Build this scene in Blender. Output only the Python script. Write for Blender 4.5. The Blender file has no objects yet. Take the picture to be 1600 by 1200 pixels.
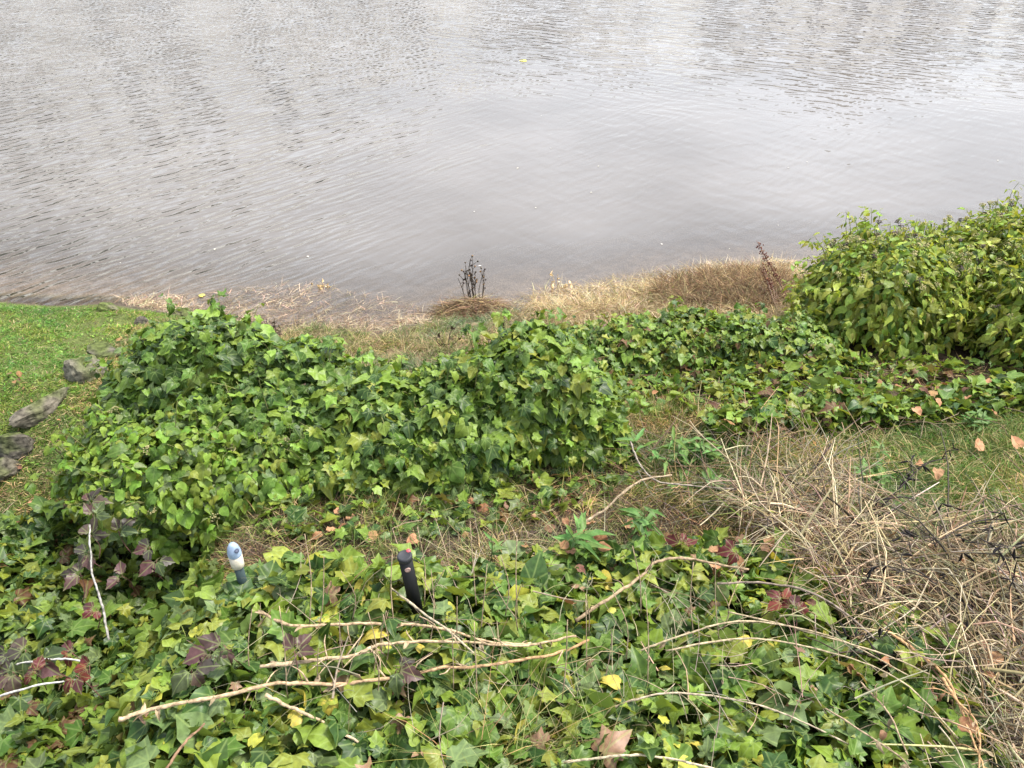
import bpy, math, random
import numpy as np
from mathutils import Vector, Matrix

R = np.random.default_rng(11)
random.seed(11)
scene = bpy.context.scene
col = scene.collection

# ------------------------------------------------------------------ camera
CAM_H, PITCH, FPX = 3.2, math.radians(38), 1209.0
cam = bpy.data.cameras.new('camera')
cam.sensor_width = 36
cam.lens = 36 * FPX / 1600
cam.clip_start, cam.clip_end = 0.05, 2000
cam_ob = bpy.data.objects.new('camera', cam)
cam_ob.location = (0, 0, CAM_H)
cam_ob.rotation_euler = (math.pi / 2 - PITCH, 0, 0)
col.objects.link(cam_ob)
scene.camera = cam_ob

# ------------------------------------------------------------------ sky, sun, exposure
SUN_EL, SUN_AZ = math.radians(60), math.radians(66)     # azimuth measured from +Y (the lake) towards +X
w = bpy.data.worlds.new('World')
scene.world = w
w.use_nodes = True
nt = w.node_tree
nt.nodes.clear()
o_ = nt.nodes.new('ShaderNodeOutputWorld')
bg = nt.nodes.new('ShaderNodeBackground')
sky = nt.nodes.new('ShaderNodeTexSky')
sky.sky_type = 'NISHITA'
sky.sun_disc = False
sky.sun_elevation = SUN_EL
sky.sun_rotation = SUN_AZ
sky.dust_density = 1.2
hs = nt.nodes.new('ShaderNodeHueSaturation')
hs.inputs['Saturation'].default_value = 0.42
hs.inputs['Value'].default_value = 1.0
tc = nt.nodes.new('ShaderNodeTexCoord')
cl = nt.nodes.new('ShaderNodeTexNoise')
cl.inputs['Scale'].default_value = 1.5
cl.inputs['Detail'].default_value = 5
mr = nt.nodes.new('ShaderNodeMapRange')
mr.inputs['From Min'].default_value = 0.3
mr.inputs['From Max'].default_value = 0.7
mr.inputs['To Min'].default_value = 0.60
mr.inputs['To Max'].default_value = 1.45
mx = nt.nodes.new('ShaderNodeMix')
mx.data_type = 'RGBA'
mx.blend_type = 'MULTIPLY'
mx.inputs[0].default_value = 1
bg.inputs['Strength'].default_value = 0.09
L = nt.links.new
L(tc.outputs['Generated'], cl.inputs['Vector'])
L(cl.outputs['Fac'], mr.inputs['Value'])
L(sky.outputs['Color'], hs.inputs['Color'])
L(hs.outputs['Color'], mx.inputs[6])
sz_ = nt.nodes.new('ShaderNodeSeparateXYZ')
L(tc.outputs['Generated'], sz_.inputs[0])
ov = nt.nodes.new('ShaderNodeMapRange')
ov.inputs['From Min'].default_value = 0.0
ov.inputs['From Max'].default_value = 1.0
ov.inputs['To Min'].default_value = 0.74
ov.inputs['To Max'].default_value = 1.70
L(sz_.outputs['Z'], ov.inputs['Value'])
ml = nt.nodes.new('ShaderNodeMath')
ml.operation = 'MULTIPLY'
L(mr.outputs['Result'], ml.inputs[0])
L(ov.outputs['Result'], ml.inputs[1])
L(ml.outputs[0], mx.inputs[7])
L(mx.outputs[2], bg.inputs['Color'])
L(bg.outputs[0], o_.inputs[0])

sun = bpy.data.lights.new('sun', 'SUN')
sun.energy = 1.5
sun.angle = math.radians(11)
sun.color = (1.0, 0.95, 0.87)
sun_ob = bpy.data.objects.new('sun', sun)
sd = Vector((math.sin(SUN_AZ) * math.cos(SUN_EL), math.cos(SUN_AZ) * math.cos(SUN_EL), math.sin(SUN_EL)))
sun_ob.rotation_euler = sd.to_track_quat('Z', 'Y').to_euler()
sun_ob.location = (3, 8, 10)
col.objects.link(sun_ob)

vs = scene.view_settings
vs.view_transform = 'Standard'
vs.look = 'None'
vs.exposure = 2.25
vs.gamma = 1
vs.use_curve_mapping = False

# ------------------------------------------------------------------ helpers: numbers
def smooth(a, b, x):
    t = np.clip((np.asarray(x, float) - a) / (b - a), 0, 1)
    return t * t * (3 - 2 * t)

_perm = np.random.default_rng(5).random((64, 64))
def vnoise(x, y):
    x = np.asarray(x, float); y = np.asarray(y, float)
    xi = np.floor(x).astype(int); yi = np.floor(y).astype(int)
    fx = x - xi; fy = y - yi
    fx = fx * fx * (3 - 2 * fx); fy = fy * fy * (3 - 2 * fy)
    a = _perm[xi % 64, yi % 64]; b = _perm[(xi + 1) % 64, yi % 64]
    c = _perm[xi % 64, (yi + 1) % 64]; d = _perm[(xi + 1) % 64, (yi + 1) % 64]
    return (a * (1 - fx) + b * fx) * (1 - fy) + (c * (1 - fx) + d * fx) * fy - 0.5

SP, CP = math.sin(PITCH), math.cos(PITCH)
def ray(px, py):
    dx = (px - 800) / FPX; dy = -(py - 600) / FPX
    return np.array([dx, CP + dy * SP, -SP + dy * CP])
def P(px, py, z):
    d = ray(px, py); t = (z - CAM_H) / d[2]
    return np.array([0, 0, CAM_H]) + d * t
def proj(p):
    p = np.atleast_2d(p)
    x = p[:, 0]; y = p[:, 1]; z = p[:, 2] - CAM_H
    f = y * CP - z * SP; u = y * SP + z * CP
    f = np.maximum(f, 1e-3)
    return 800 + FPX * x / f, 600 - FPX * u / f, f

# ------------------------------------------------------------------ the lie of the land
_sh = np.array([P(a, b, 0)[:2] for a, b in ((-700, 455), (-200, 462), (0, 468), (180, 474), (330, 500), (480, 515), (610, 520), (700, 497),
                                             (800, 484), (900, 474), (1020, 452), (1200, 436), (1400, 425), (1700, 405), (2400, 380))])
def shore(x):
    return np.interp(x, _sh[:, 0], _sh[:, 1])
_py = np.array([-400, -3, 0, 1.0, 1.8, 2.2, 2.9, 3.6, 4.3, 4.9, 5.2, 5.6, 6.5, 9, 16, 100, 122, 126, 160, 400])
_pz = np.array([1.5, 1.45, 1.22, 1.10, 0.96, 0.84, 0.66, 0.42, 0.19, 0.005, -0.03, -0.08, -0.28, -0.7, -1.5, -3.0, -0.6, 0.4, 1.2, 2.0])
def ground(x, y):
    x = np.asarray(x, float); y = np.asarray(y, float)
    s = shore(x)
    yn = np.where(y < 2, y, np.where(y < s, 2 + (y - 2) * 2.9 / (s - 2), 4.9 + (y - s)))
    z = np.interp(yn, _py, _pz)
    # the hollow left of the ivy bank
    k = smooth(-0.95, -1.45, x) * (1 - smooth(2.2, 3.6, y)) * smooth(-1.5, 0.3, y)
    z = z - 0.55 * k
    lawn = smooth(-1.6, -2.4, x) * smooth(2.5, 3.3, y) * (1 - smooth(-0.5, 0.05, y - s))
    z = z + 0.10 * lawn
    amp = np.where(yn < 4.9, 1.0, 0.25)
    z = z + amp * (0.06 * vnoise(x * 1.7 + 9, y * 1.7 + 3) + 0.035 * vnoise(x * 5 + 2, y * 5 + 7))
    return z
def G3(x, y, dz=0.0):
    return np.array([x, y, float(ground(x, y)) + dz])
def PG(px, py, dz=0.0):
    """the point of the ground (raised by dz) seen at that place"""
    d = ray(px, py); o = np.array([0, 0, CAM_H])
    t = np.linspace(1.0, 14, 1400)
    p = o + d * t[:, None]
    h = p[:, 2] - ground(p[:, 0], p[:, 1]) - dz
    i = np.argmax(h < 0) if (h < 0).any() else len(t) - 1
    return p[i]

def in_poly(poly, x, y):
    poly = np.asarray(poly); inside = np.zeros(len(x), bool)
    j = len(poly) - 1
    for i in range(len(poly)):
        xi, yi = poly[i][:2]; xj, yj = poly[j][:2]
        c = ((yi > y) != (yj > y)) & (x < (xj - xi) * (y - yi) / (yj - yi + 1e-12) + xi)
        inside ^= c; j = i
    return inside
def scatter(poly, n):
    poly = np.asarray(poly)[:, :2]
    lo, hi = poly.min(0), poly.max(0)
    xs = []; ys = []; k = 0
    while k < n:
        x = R.uniform(lo[0], hi[0], n * 2); y = R.uniform(lo[1], hi[1], n * 2)
        m = in_poly(poly, x, y)
        xs.append(x[m]); ys.append(y[m]); k += m.sum()
    return np.concatenate(xs)[:n], np.concatenate(ys)[:n]
def region(pts, dz=0.0):
    return np.array([PG(a, b, dz) for a, b in pts])

def unit(v):
    return v / np.maximum(np.linalg.norm(v, axis=-1, keepdims=True), 1e-9)

# ------------------------------------------------------------------ helpers: meshes
class Soup:
    """collects triangles with a leaf coordinate and a tint, builds one mesh"""
    def __init__(s):
        s.v = []; s.f = []; s.uv = []; s.t = []; s.n = 0
    def add(s, v, f, uv, tint):
        v = np.asarray(v, float).reshape(-1, 3)
        s.v.append(v); s.f.append(np.asarray(f, np.int64) + s.n)
        uv = np.asarray(uv, float)
        if uv.ndim == 1: uv = np.tile(uv, (len(v), 1))
        t = np.asarray(tint, float)
        if t.ndim == 1: t = np.tile(t, (len(v), 1))
        s.uv.append(uv); s.t.append(t); s.n += len(v)
    def mesh(s, name, mat, smooth_=True):
        me = bpy.data.meshes.new(name)
        v = np.concatenate(s.v); f = np.concatenate(s.f); uv = np.concatenate(s.uv); t = np.concatenate(s.t)
        me.vertices.add(len(v)); me.vertices.foreach_set('co', v.astype(np.float32).ravel())
        me.loops.add(f.size); me.loops.foreach_set('vertex_index', f.astype(np.int32).ravel())
        me.polygons.add(len(f))
        me.polygons.foreach_set('loop_start', np.arange(0, f.size, 3, dtype=np.int32))
        me.polygons.foreach_set('use_smooth', np.full(len(f), smooth_))
        me.update(calc_edges=True)
        a = me.attributes.new('tint', 'FLOAT_COLOR', 'POINT')
        a.data.foreach_set('color', np.c_[t, np.ones(len(t))].astype(np.float32).ravel())
        b = me.attributes.new('leafco', 'FLOAT_VECTOR', 'POINT')
        b.data.foreach_set('vector', np.c_[uv, np.zeros(len(uv))].astype(np.float32).ravel())
        me.materials.append(mat)
        return me

def link(name, me, parent=None):
    o = bpy.data.objects.new(name, me)
    col.objects.link(o)
    if parent is not None: o.parent = parent
    return o
def tag(o, label=None, cat=None, group=None, kind=None):
    if label: o['label'] = label
    if cat: o['category'] = cat
    if group: o['group'] = group
    if kind: o['kind'] = kind
    return o
def empty(name, loc):
    o = bpy.data.objects.new(name, None)
    o.location = tuple(float(c) for c in loc)
    o.empty_display_size = 0.1
    col.objects.link(o)
    return o

def spline(pts, n):
    """Catmull-Rom through pts"""
    p = np.asarray(pts, float)
    p = np.vstack([2 * p[0] - p[1], p, 2 * p[-1] - p[-2]])
    out = []
    m = len(p) - 3
    for u in np.linspace(0, m - 1e-6, n):
        i = int(u); t = u - i
        a, b, c, d = p[i:i + 4]
        out.append(0.5 * (2 * b + (c - a) * t + (2 * a - 5 * b + 4 * c - d) * t * t + (3 * b - a - 3 * c + d) * t ** 3))
    return np.array(out)
def tube(s, pts, r0, r1, tint, sides=5, knots=0.0, cap=True, tint2=None):
    p = np.asarray(pts, float); n = len(p)
    d = unit(np.gradient(p, axis=0))
    ref = np.array([0, 0, 1.0]) if abs(d[:, 2]).mean() < 0.85 else np.array([1.0, 0, 0])
    a = unit(np.cross(d, ref)); b = np.cross(d, a)
    r = np.linspace(r0, r1, n)
    if knots: r = r * (1 + knots * R.uniform(-1, 1, n))
    ang = np.linspace(0, 2 * math.pi, sides, endpoint=False)
    rr = r[:, None] * (1 + (knots * 0.6) * R.uniform(-1, 1, (n, sides)))
    v = p[:, None, :] + rr[:, :, None] * (np.cos(ang)[None, :, None] * a[:, None, :] + np.sin(ang)[None, :, None] * b[:, None, :])
    v = v.reshape(-1, 3)
    f = []
    for i in range(n - 1):
        for k in range(sides):
            q = i * sides + k; q2 = i * sides + (k + 1) % sides
            f += [(q, q2, q2 + sides), (q, q2 + sides, q + sides)]
    if cap:
        for k in range(1, sides - 1):
            f.append((0, k + 1, k)); e = (n - 1) * sides
            f.append((e, e + k, e + k + 1))
    t = np.asarray(tint, float)
    if tint2 is not None:
        g = np.linspace(0, 1, n)[:, None]
        t = np.repeat(t * (1 - g) + np.asarray(tint2) * g, sides, axis=0)
    s.add(v, f, (0.3, 0.4), t)

def blades(s, base, direc, length, width, bend, tint, segs=3):
    """curved tapering ribbons, all at once; bend = how far the tip sags"""
    n = len(base)
    base = np.asarray(base); direc = unit(np.asarray(direc))
    length = np.broadcast_to(length, (n,)); width = np.broadcast_to(width, (n,)); bend = np.broadcast_to(bend, (n,))
    hor = direc.copy(); hor[:, 2] = 0
    hor = unit(hor + 1e-6)
    side = unit(np.cross(direc, R.normal(size=(n, 3))))
    lat = R.normal(size=(n, 3)) * 0.12
    V = []; 
    for i in range(segs + 1):
        t = i / segs
        c = base + direc * (length * t)[:, None] + (hor * 0.5 - np.array([0, 0, 1.0])) * (bend * length * t * t)[:, None] + lat * (length * t * t)[:, None]
        wd = (width * (1 - 0.85 * t) * 0.5)[:, None] * side
        if i < segs: V += [c - wd, c + wd]
        else: V += [c]
    k = 2 * segs + 1
    v = np.stack(V, 1).reshape(-1, 3)
    f = []
    for i in range(segs - 1):
        a = 2 * i; f += [(a, a + 1, a + 3), (a, a + 3, a + 2)]
    a = 2 * (segs - 1); f.append((a, a + 1, a + 2))
    f = (np.array(f)[None] + (np.arange(n) * k)[:, None, None]).reshape(-1, 3)
    s.add(v, f, (0.3, 0.4), np.repeat(tint, k, axis=0))

def pick(pal, n, jit=0.16):
    w_ = np.array([p[0] for p in pal], float); c = np.array([p[1] for p in pal])
    i = R.choice(len(pal), n, p=w_ / w_.sum())
    return np.clip(c[i] * (1 + R.normal(0, jit, (n, 1))) * (1 + R.normal(0, jit * 0.35, (n, 3))), 0.003, 0.9)

# ------------------------------------------------------------------ materials
def mat(name):
    m = bpy.data.materials.new(name); m.use_nodes = True
    m.node_tree.nodes.clear()
    return m, m.node_tree.nodes, m.node_tree.links.new
def math_(N, Lk, op, a, b=None, clamp=False):
    n = N.new('ShaderNodeMath'); n.operation = op; n.use_clamp = clamp
    for i, q in enumerate((a, b)):
        if q is None: continue
        if isinstance(q, (int, float)): n.inputs[i].default_value = q
        else: Lk(q, n.inputs[i])
    return n.outputs[0]
def mixc(N, Lk, fac, a, b, blend='MIX'):
    n = N.new('ShaderNodeMix'); n.data_type = 'RGBA'; n.blend_type = blend
    for s_, q in ((n.inputs[0], fac), (n.inputs[6], a), (n.inputs[7], b)):
        if isinstance(q, (int, float)): s_.default_value = q
        elif isinstance(q, tuple): s_.default_value = (*q, 1)
        else: Lk(q, s_)
    return n.outputs[2]
def noise(N, Lk, scale, detail=3, vec=None, rough=0.55):
    n = N.new('ShaderNodeTexNoise'); n.inputs['Scale'].default_value = scale
    n.inputs['Detail'].default_value = detail; n.inputs['Roughness'].default_value = rough
    if vec is not None: Lk(vec, n.inputs['Vector'])
    return n.outputs['Fac']
def maprange(N, Lk, v, a, b, c, d, smooth_=False):
    n = N.new('ShaderNodeMapRange')
    if smooth_: n.interpolation_type = 'SMOOTHSTEP'
    Lk(v, n.inputs['Value'])
    for k, q in zip(('From Min', 'From Max', 'To Min', 'To Max'), (a, b, c, d)): n.inputs[k].default_value = q
    return n.outputs['Result']

def leaf_material(name, rough=0.40, trans=0.30, vein=0.5, under=0.6, spec=0.24):
    m, N, Lk = mat(name)
    out = N.new('ShaderNodeOutputMaterial')
    at = N.new('ShaderNodeAttribute'); at.attribute_name = 'tint'
    lc = N.new('ShaderNodeAttribute'); lc.attribute_name = 'leafco'
    sx = N.new('ShaderNodeSeparateXYZ'); Lk(lc.outputs['Vector'], sx.inputs[0])
    u = math_(N, Lk, 'ABSOLUTE', sx.outputs[0]); v = sx.outputs[1]
    d = None
    for ang in (0, 42, 88):                       # palmate veins fanning from the leaf base
        a = math.radians(ang)
        k = math_(N, Lk, 'ABSOLUTE', math_(N, Lk, 'SUBTRACT', math_(N, Lk, 'MULTIPLY', u, math.cos(a)), math_(N, Lk, 'MULTIPLY', v, math.sin(a))))
        d = k if d is None else math_(N, Lk, 'MINIMUM', d, k)
    vm = maprange(N, Lk, d, 0.008, 0.042, vein, 0.0)
    tco = N.new('ShaderNodeNewGeometry')
    nz = noise(N, Lk, 60, 3, tco.outputs['Position'])
    c1 = mixc(N, Lk, 1.0, at.outputs['Color'], maprange(N, Lk, nz, 0.3, 0.7, 0.72, 1.25), 'MULTIPLY')
    vc = mixc(N, Lk, 0.6, at.outputs['Color'], (0.30, 0.38, 0.12))
    c2 = mixc(N, Lk, vm, c1, vc)
    # the underside of a leaf is paler and matt
    uc = mixc(N, Lk, under, at.outputs['Color'], mixc(N, Lk, 0.55, at.outputs['Color'], (0.20, 0.26, 0.07)))
    c3 = mixc(N, Lk, tco.outputs['Backfacing'], c2, uc)
    pr = N.new('ShaderNodeBsdfPrincipled')
    Lk(c3, pr.inputs['Base Color'])
    r_ = math_(N, Lk, 'ADD', math_(N, Lk, 'MULTIPLY', tco.outputs['Backfacing'], 0.3), maprange(N, Lk, nz, 0.3, 0.7, rough - 0.06, rough + 0.1))
    Lk(r_, pr.inputs['Roughness'])
    pr.inputs['Specular IOR Level'].default_value = spec
    bp = N.new('ShaderNodeBump'); bp.inputs['Strength'].default_value = 0.35; bp.inputs['Distance'].default_value = 0.002
    Lk(math_(N, Lk, 'SUBTRACT', nz, math_(N, Lk, 'MULTIPLY', vm, 0.6)), bp.inputs['Height'])
    Lk(bp.outputs[0], pr.inputs['Normal'])
    tr = N.new('ShaderNodeBsdfTranslucent')
    Lk(mixc(N, Lk, 1.0, c3, (1.25, 1.15, 0.5), 'MULTIPLY'), tr.inputs['Color'])
    mxs = N.new('ShaderNodeMixShader'); mxs.inputs[0].default_value = trans
    Lk(pr.outputs[0], mxs.inputs[1]); Lk(tr.outputs[0], mxs.inputs[2])
    Lk(mxs.outputs[0], out.inputs[0])
    return m
def tint_material(name, rough=0.8, trans=0.0, scale=90, lo=0.7, hi=1.3, spec=0.2, bump=0.4):
    m, N, Lk = mat(name)
    out = N.new('ShaderNodeOutputMaterial')
    at = N.new('ShaderNodeAttribute'); at.attribute_name = 'tint'
    ge = N.new('ShaderNodeNewGeometry')
    nz = noise(N, Lk, scale, 4, ge.outputs['Position'])
    c = mixc(N, Lk, 1.0, at.outputs['Color'], maprange(N, Lk, nz, 0.3, 0.7, lo, hi), 'MULTIPLY')
    pr = N.new('ShaderNodeBsdfPrincipled'); Lk(c, pr.inputs['Base Color'])
    pr.inputs['Roughness'].default_value = rough; pr.inputs['Specular IOR Level'].default_value = spec
    bp = N.new('ShaderNodeBump'); bp.inputs['Strength'].default_value = bump; bp.inputs['Distance'].default_value = 0.002
    Lk(nz, bp.inputs['Height']); Lk(bp.outputs[0], pr.inputs['Normal'])
    if trans:
        tr = N.new('ShaderNodeBsdfTranslucent'); Lk(c, tr.inputs['Color'])
        q = N.new('ShaderNodeMixShader'); q.inputs[0].default_value = trans
        Lk(pr.outputs[0], q.inputs[1]); Lk(tr.outputs[0], q.inputs[2]); Lk(q.outputs[0], out.inputs[0])
    else: Lk(pr.outputs[0], out.inputs[0])
    return m
M_IVY = leaf_material('ivy_leaf')
M_IVYA = leaf_material('adult_ivy_leaf', rough=0.42, vein=0.25, trans=0.38)
M_WEED = leaf_material('weed_leaf', rough=0.55, vein=0.2, trans=0.35)
M_DEAD = leaf_material('dead_leaf', rough=0.75, vein=0.2, trans=0.15, spec=0.15, under=0.0)
M_GRASS = tint_material('grass_blade', 0.55, 0.3, 40, 0.8, 1.2, 0.3, 0.1)
M_STRAW = tint_material('straw', 0.75, 0.18, 60, 0.75, 1.25, 0.2, 0.2)
M_BARK = tint_material('dry_bark', 0.85, 0, 75, 0.35, 1.4, 0.15, 1.0)
M_ROCK = tint_material('rock', 0.9, 0, 38, 0.35, 1.6, 0.15, 1.0)

def ground_material():
    m, N, Lk = mat('soil')
    out = N.new('ShaderNodeOutputMaterial')
    at = N.new('ShaderNodeAttribute'); at.attribute_name = 'tint'
    ge = N.new('ShaderNodeNewGeometry')
    n1 = noise(N, Lk, 9, 6, ge.outputs['Position'], 0.65)
    n2 = noise(N, Lk, 70, 4, ge.outputs['Position'], 0.6)
    c = mixc(N, Lk, 1.0, at.outputs['Color'], maprange(N, Lk, n1, 0.3, 0.7, 0.6, 1.4), 'MULTIPLY')
    c = mixc(N, Lk, 1.0, c, maprange(N, Lk, n2, 0.3, 0.7, 0.6, 1.5), 'MULTIPLY')
    pr = N.new('ShaderNodeBsdfPrincipled'); Lk(c, pr.inputs['Base Color'])
    pr.inputs['Roughness'].default_value = 0.95; pr.inputs['Specular IOR Level'].default_value = 0.1
    bp = N.new('ShaderNodeBump'); bp.inputs['Strength'].default_value = 0.8; bp.inputs['Distance'].default_value = 0.02
    Lk(n2, bp.inputs['Height']); Lk(bp.outputs[0], pr.inputs['Normal'])
    Lk(pr.outputs[0], out.inputs[0])
    return m

def water_material():
    m, N, Lk = mat('lake_water')
    out = N.new('ShaderNodeOutputMaterial')
    ge = N.new('ShaderNodeNewGeometry')
    pos = ge.outputs['Position']
    sx = N.new('ShaderNodeSeparateXYZ'); Lk(pos, sx.inputs[0])
    X, Y = sx.outputs[0], sx.outputs[1]
    wob = noise(N, Lk, 0.35, 2, pos)
    wob2 = noise(N, Lk, 1.1, 2, pos)
    def train(theta, lam, stretch, wobble, seed, detail=2):
        """wavelets with long crests along theta (degrees) and wavelength about lam"""
        a = math.radians(theta)
        al = math_(N, Lk, 'ADD', math_(N, Lk, 'MULTIPLY', X, math.cos(a)), math_(N, Lk, 'MULTIPLY', Y, math.sin(a)))
        ac = math_(N, Lk, 'ADD', math_(N, Lk, 'MULTIPLY', X, -math.sin(a)), math_(N, Lk, 'MULTIPLY', Y, math.cos(a)))
        ac = math_(N, Lk, 'ADD', ac, math_(N, Lk, 'MULTIPLY', wob, wobble))
        ac = math_(N, Lk, 'ADD', ac, math_(N, Lk, 'MULTIPLY', wob2, wobble * 0.25))
        cb = N.new('ShaderNodeCombineXYZ')
        Lk(math_(N, Lk, 'MULTIPLY', al, stretch / lam), cb.inputs[0])
        Lk(math_(N, Lk, 'MULTIPLY', ac, 1.0 / lam), cb.inputs[1])
        cb.inputs[2].default_value = seed
        return noise(N, Lk, 1.0, detail, cb.outputs[0], 0.4)
    def swell(theta, lam, seed, warp, sharp=1.0):
        """regular ripples: a sine across theta, its phase bent by slow noise, rising and dying in groups"""
        a = math.radians(theta)
        ac = math_(N, Lk, 'ADD', math_(N, Lk, 'MULTIPLY', X, -math.sin(a)), math_(N, Lk, 'MULTIPLY', Y, math.cos(a)))
        al = math_(N, Lk, 'ADD', math_(N, Lk, 'MULTIPLY', X, math.cos(a)), math_(N, Lk, 'MULTIPLY', Y, math.sin(a)))
        cb = N.new('ShaderNodeCombineXYZ'); Lk(math_(N, Lk, 'MULTIPLY', al, 1.5), cb.inputs[0]); Lk(math_(N, Lk, 'MULTIPLY', ac, 2.6), cb.inputs[1]); cb.inputs[2].default_value = seed
        ph = noise(N, Lk, 1.0, 2, cb.outputs[0], 0.6)
        cb2 = N.new('ShaderNodeCombineXYZ'); Lk(math_(N, Lk, 'MULTIPLY', al, 2.2), cb2.inputs[0]); Lk(math_(N, Lk, 'MULTIPLY', ac, 3.2), cb2.inputs[1]); cb2.inputs[2].default_value = seed + 7
        am = maprange(N, Lk, noise(N, Lk, 1.0, 2, cb2.outputs[0]), 0.35, 0.65, 0.15, 1.0)
        sn = math_(N, Lk, 'SINE', math_(N, Lk, 'ADD', math_(N, Lk, 'MULTIPLY', ac, 6.2832 / lam), math_(N, Lk, 'MULTIPLY', ph, warp)))
        return math_(N, Lk, 'MULTIPLY', math_(N, Lk, 'MULTIPLY', sn, am), lam)
    gust = noise(N, Lk, 0.45, 2, pos)
    lf = math_(N, Lk, 'ADD', math_(N, Lk, 'ADD', math_(N, Lk, 'MULTIPLY', X, -0.30), math_(N, Lk, 'MULTIPLY', Y, 0.045)), math_(N, Lk, 'MULTIPLY', gust, 1.2))
    left = maprange(N, Lk, lf, 0.85, 2.0, 0.13, 1.0, True)
    far = maprange(N, Lk, math_(N, Lk, 'ADD', Y, math_(N, Lk, 'MULTIPLY', gust, 4.0)), 10.5, 16, 0.0, 1.0, True)
    h = math_(N, Lk, 'MULTIPLY', math_(N, Lk, 'ADD', math_(N, Lk, 'ADD', swell(44, 0.085, 1.3, 13), swell(52, 0.125, 3.9, 11)), math_(N, Lk, 'MULTIPLY', swell(34, 0.055, 6.1, 14), 0.6)), left)
    h = math_(N, Lk, 'ADD', h, math_(N, Lk, 'MULTIPLY', math_(N, Lk, 'ADD', swell(-28, 0.16, 11.3, 16), math_(N, Lk, 'MULTIPLY', swell(-14, 0.10, 14.9, 16), 0.7)), far))
    h = math_(N, Lk, 'ADD', h, math_(N, Lk, 'MULTIPLY', math_(N, Lk, 'ADD', swell(20, 0.30, 21.3, 9), swell(-40, 0.22, 24.9, 9)), 0.09))
    t3 = train(12, 0.16, 0.4, 0.6, 8.1, 2)
    h = math_(N, Lk, 'ADD', h, math_(N, Lk, 'MULTIPLY', math_(N, Lk, 'MULTIPLY', t3, math_(N, Lk, 'ADD', math_(N, Lk, 'MAXIMUM', left, far), 0.2)), 0.18))
    bp = N.new('ShaderNodeBump'); bp.inputs['Strength'].default_value = 1.0; bp.inputs['Distance'].default_value = 0.050
    Lk(h, bp.inputs['Height'])
    dp = N.new('ShaderNodeAttribute'); dp.attribute_name = 'depth'
    body = N.new('ShaderNodeBsdfDiffuse')
    Lk(mixc(N, Lk, maprange(N, Lk, noise(N, Lk, 0.45, 3, pos), 0.35, 0.7, 0, 1), (0.114, 0.102, 0.089), (0.156, 0.142, 0.127)), body.inputs['Color'])
    tr = N.new('ShaderNodeBsdfTransparent')
    tr.inputs['Color'].default_value = (0.93, 0.90, 0.86, 1)
    mb = N.new('ShaderNodeMixShader'); Lk(dp.outputs['Fac'], mb.inputs[0])
    Lk(tr.outputs[0], mb.inputs[1]); Lk(body.outputs[0], mb.inputs[2])
    gl = N.new('ShaderNodeBsdfGlossy'); gl.inputs['Roughness'].default_value = 0.04
    Lk(bp.outputs[0], gl.inputs['Normal'])
    fr = N.new('ShaderNodeFresnel'); fr.inputs['IOR'].default_value = 1.33
    Lk(bp.outputs[0], fr.inputs['Normal'])
    mg = N.new('ShaderNodeMixShader'); Lk(fr.outputs[0], mg.inputs[0])
    Lk(mb.outputs[0], mg.inputs[1]); Lk(gl.outputs[0], mg.inputs[2])
    Lk(mg.outputs[0], out.inputs[0])
    return m

# ------------------------------------------------------------------ ground and water
def grid_mesh(name, xs, ys, zf, m, tintf=None, depthf=None):
    X, Y = np.meshgrid(xs, ys); X = X.ravel(); Y = Y.ravel()
    v = np.c_[X, Y, zf(X, Y)]
    nx, ny = len(xs), len(ys)
    i = (np.arange(ny - 1)[:, None] * nx + np.arange(nx - 1)[None]).ravel()
    f = np.vstack([np.c_[i, i + 1, i + nx + 1], np.c_[i, i + nx + 1, i + nx]])
    s = Soup(); s.add(v, f, (0, 0), tintf(X, Y) if tintf else (0.1, 0.1, 0.1))
    me = s.mesh(name, m)
    if depthf:
        a = me.attributes.new('depth', 'FLOAT', 'POINT')
        a.data.foreach_set('value', depthf(X, Y).astype(np.float32))
    return me
def spread(lo, hi, step, far_lo, far_hi, n=16):
    mid = np.arange(lo, hi, step)
    a = lo - np.geomspace(step * 2, lo - far_lo, n)[::-1]
    b = hi + np.geomspace(step * 2, far_hi - hi, n)
    return np.concatenate([a, mid, b])
def ground_tint(x, y):
    s = shore(x)
    soil = np.array([0.060, 0.043, 0.028])
    lawn = np.array([0.080, 0.095, 0.028]); bank = np.array([0.16, 0.115, 0.065]); silt = np.array([0.20, 0.165, 0.13])
    t = np.tile(soil, (len(x), 1))
    k = (smooth(-1.4, -2.2, x) * smooth(2.2, 2.9, y))[:, None]; t = t * (1 - k) + lawn * k
    k = (smooth(1.1, 1.5, x) * smooth(2.0, 2.3, y) * (1 - smooth(2.9, 3.2, y)))[:, None]; t = t * (1 - k) + lawn * 0.8 * k
    k = (smooth(-1.3, -0.6, y - s) * smooth(-2.2, -1.4, x))[:, None]; t = t * (1 - k) + bank * k
    k = (smooth(-0.22, -0.04, y - s) * (1 - smooth(0.02, 0.14, y - s)))[:, None]; t = t * (1 - k) + np.array([0.075, 0.058, 0.042]) * k      # wet mud at the waterline
    k = smooth(0.02, 0.16, y - s)[:, None]; t = t * (1 - k) + silt * k
    return t
gme = grid_mesh('ground', spread(-4.5, 4.5, 0.05, -300, 300), np.r_[spread(0.2, 6.6, 0.05, -200, 100), np.arange(104, 165, 4.0), 200, 320], ground, ground_material(), ground_tint)
tag(link('ground', gme), kind='structure')
def murk(x, y):
    d = np.maximum(-ground(x, y), 0)
    return 1 - np.exp(-d * 10)
wme = grid_mesh('water', spread(-5, 5, 0.07, -400, 400), np.concatenate([np.arange(3.9, 7.5, 0.05), np.geomspace(7.55, 700, 40)]),
                lambda x, y: np.zeros(len(x)), water_material(), None, murk)
tag(link('water', wme), kind='structure')

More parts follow.
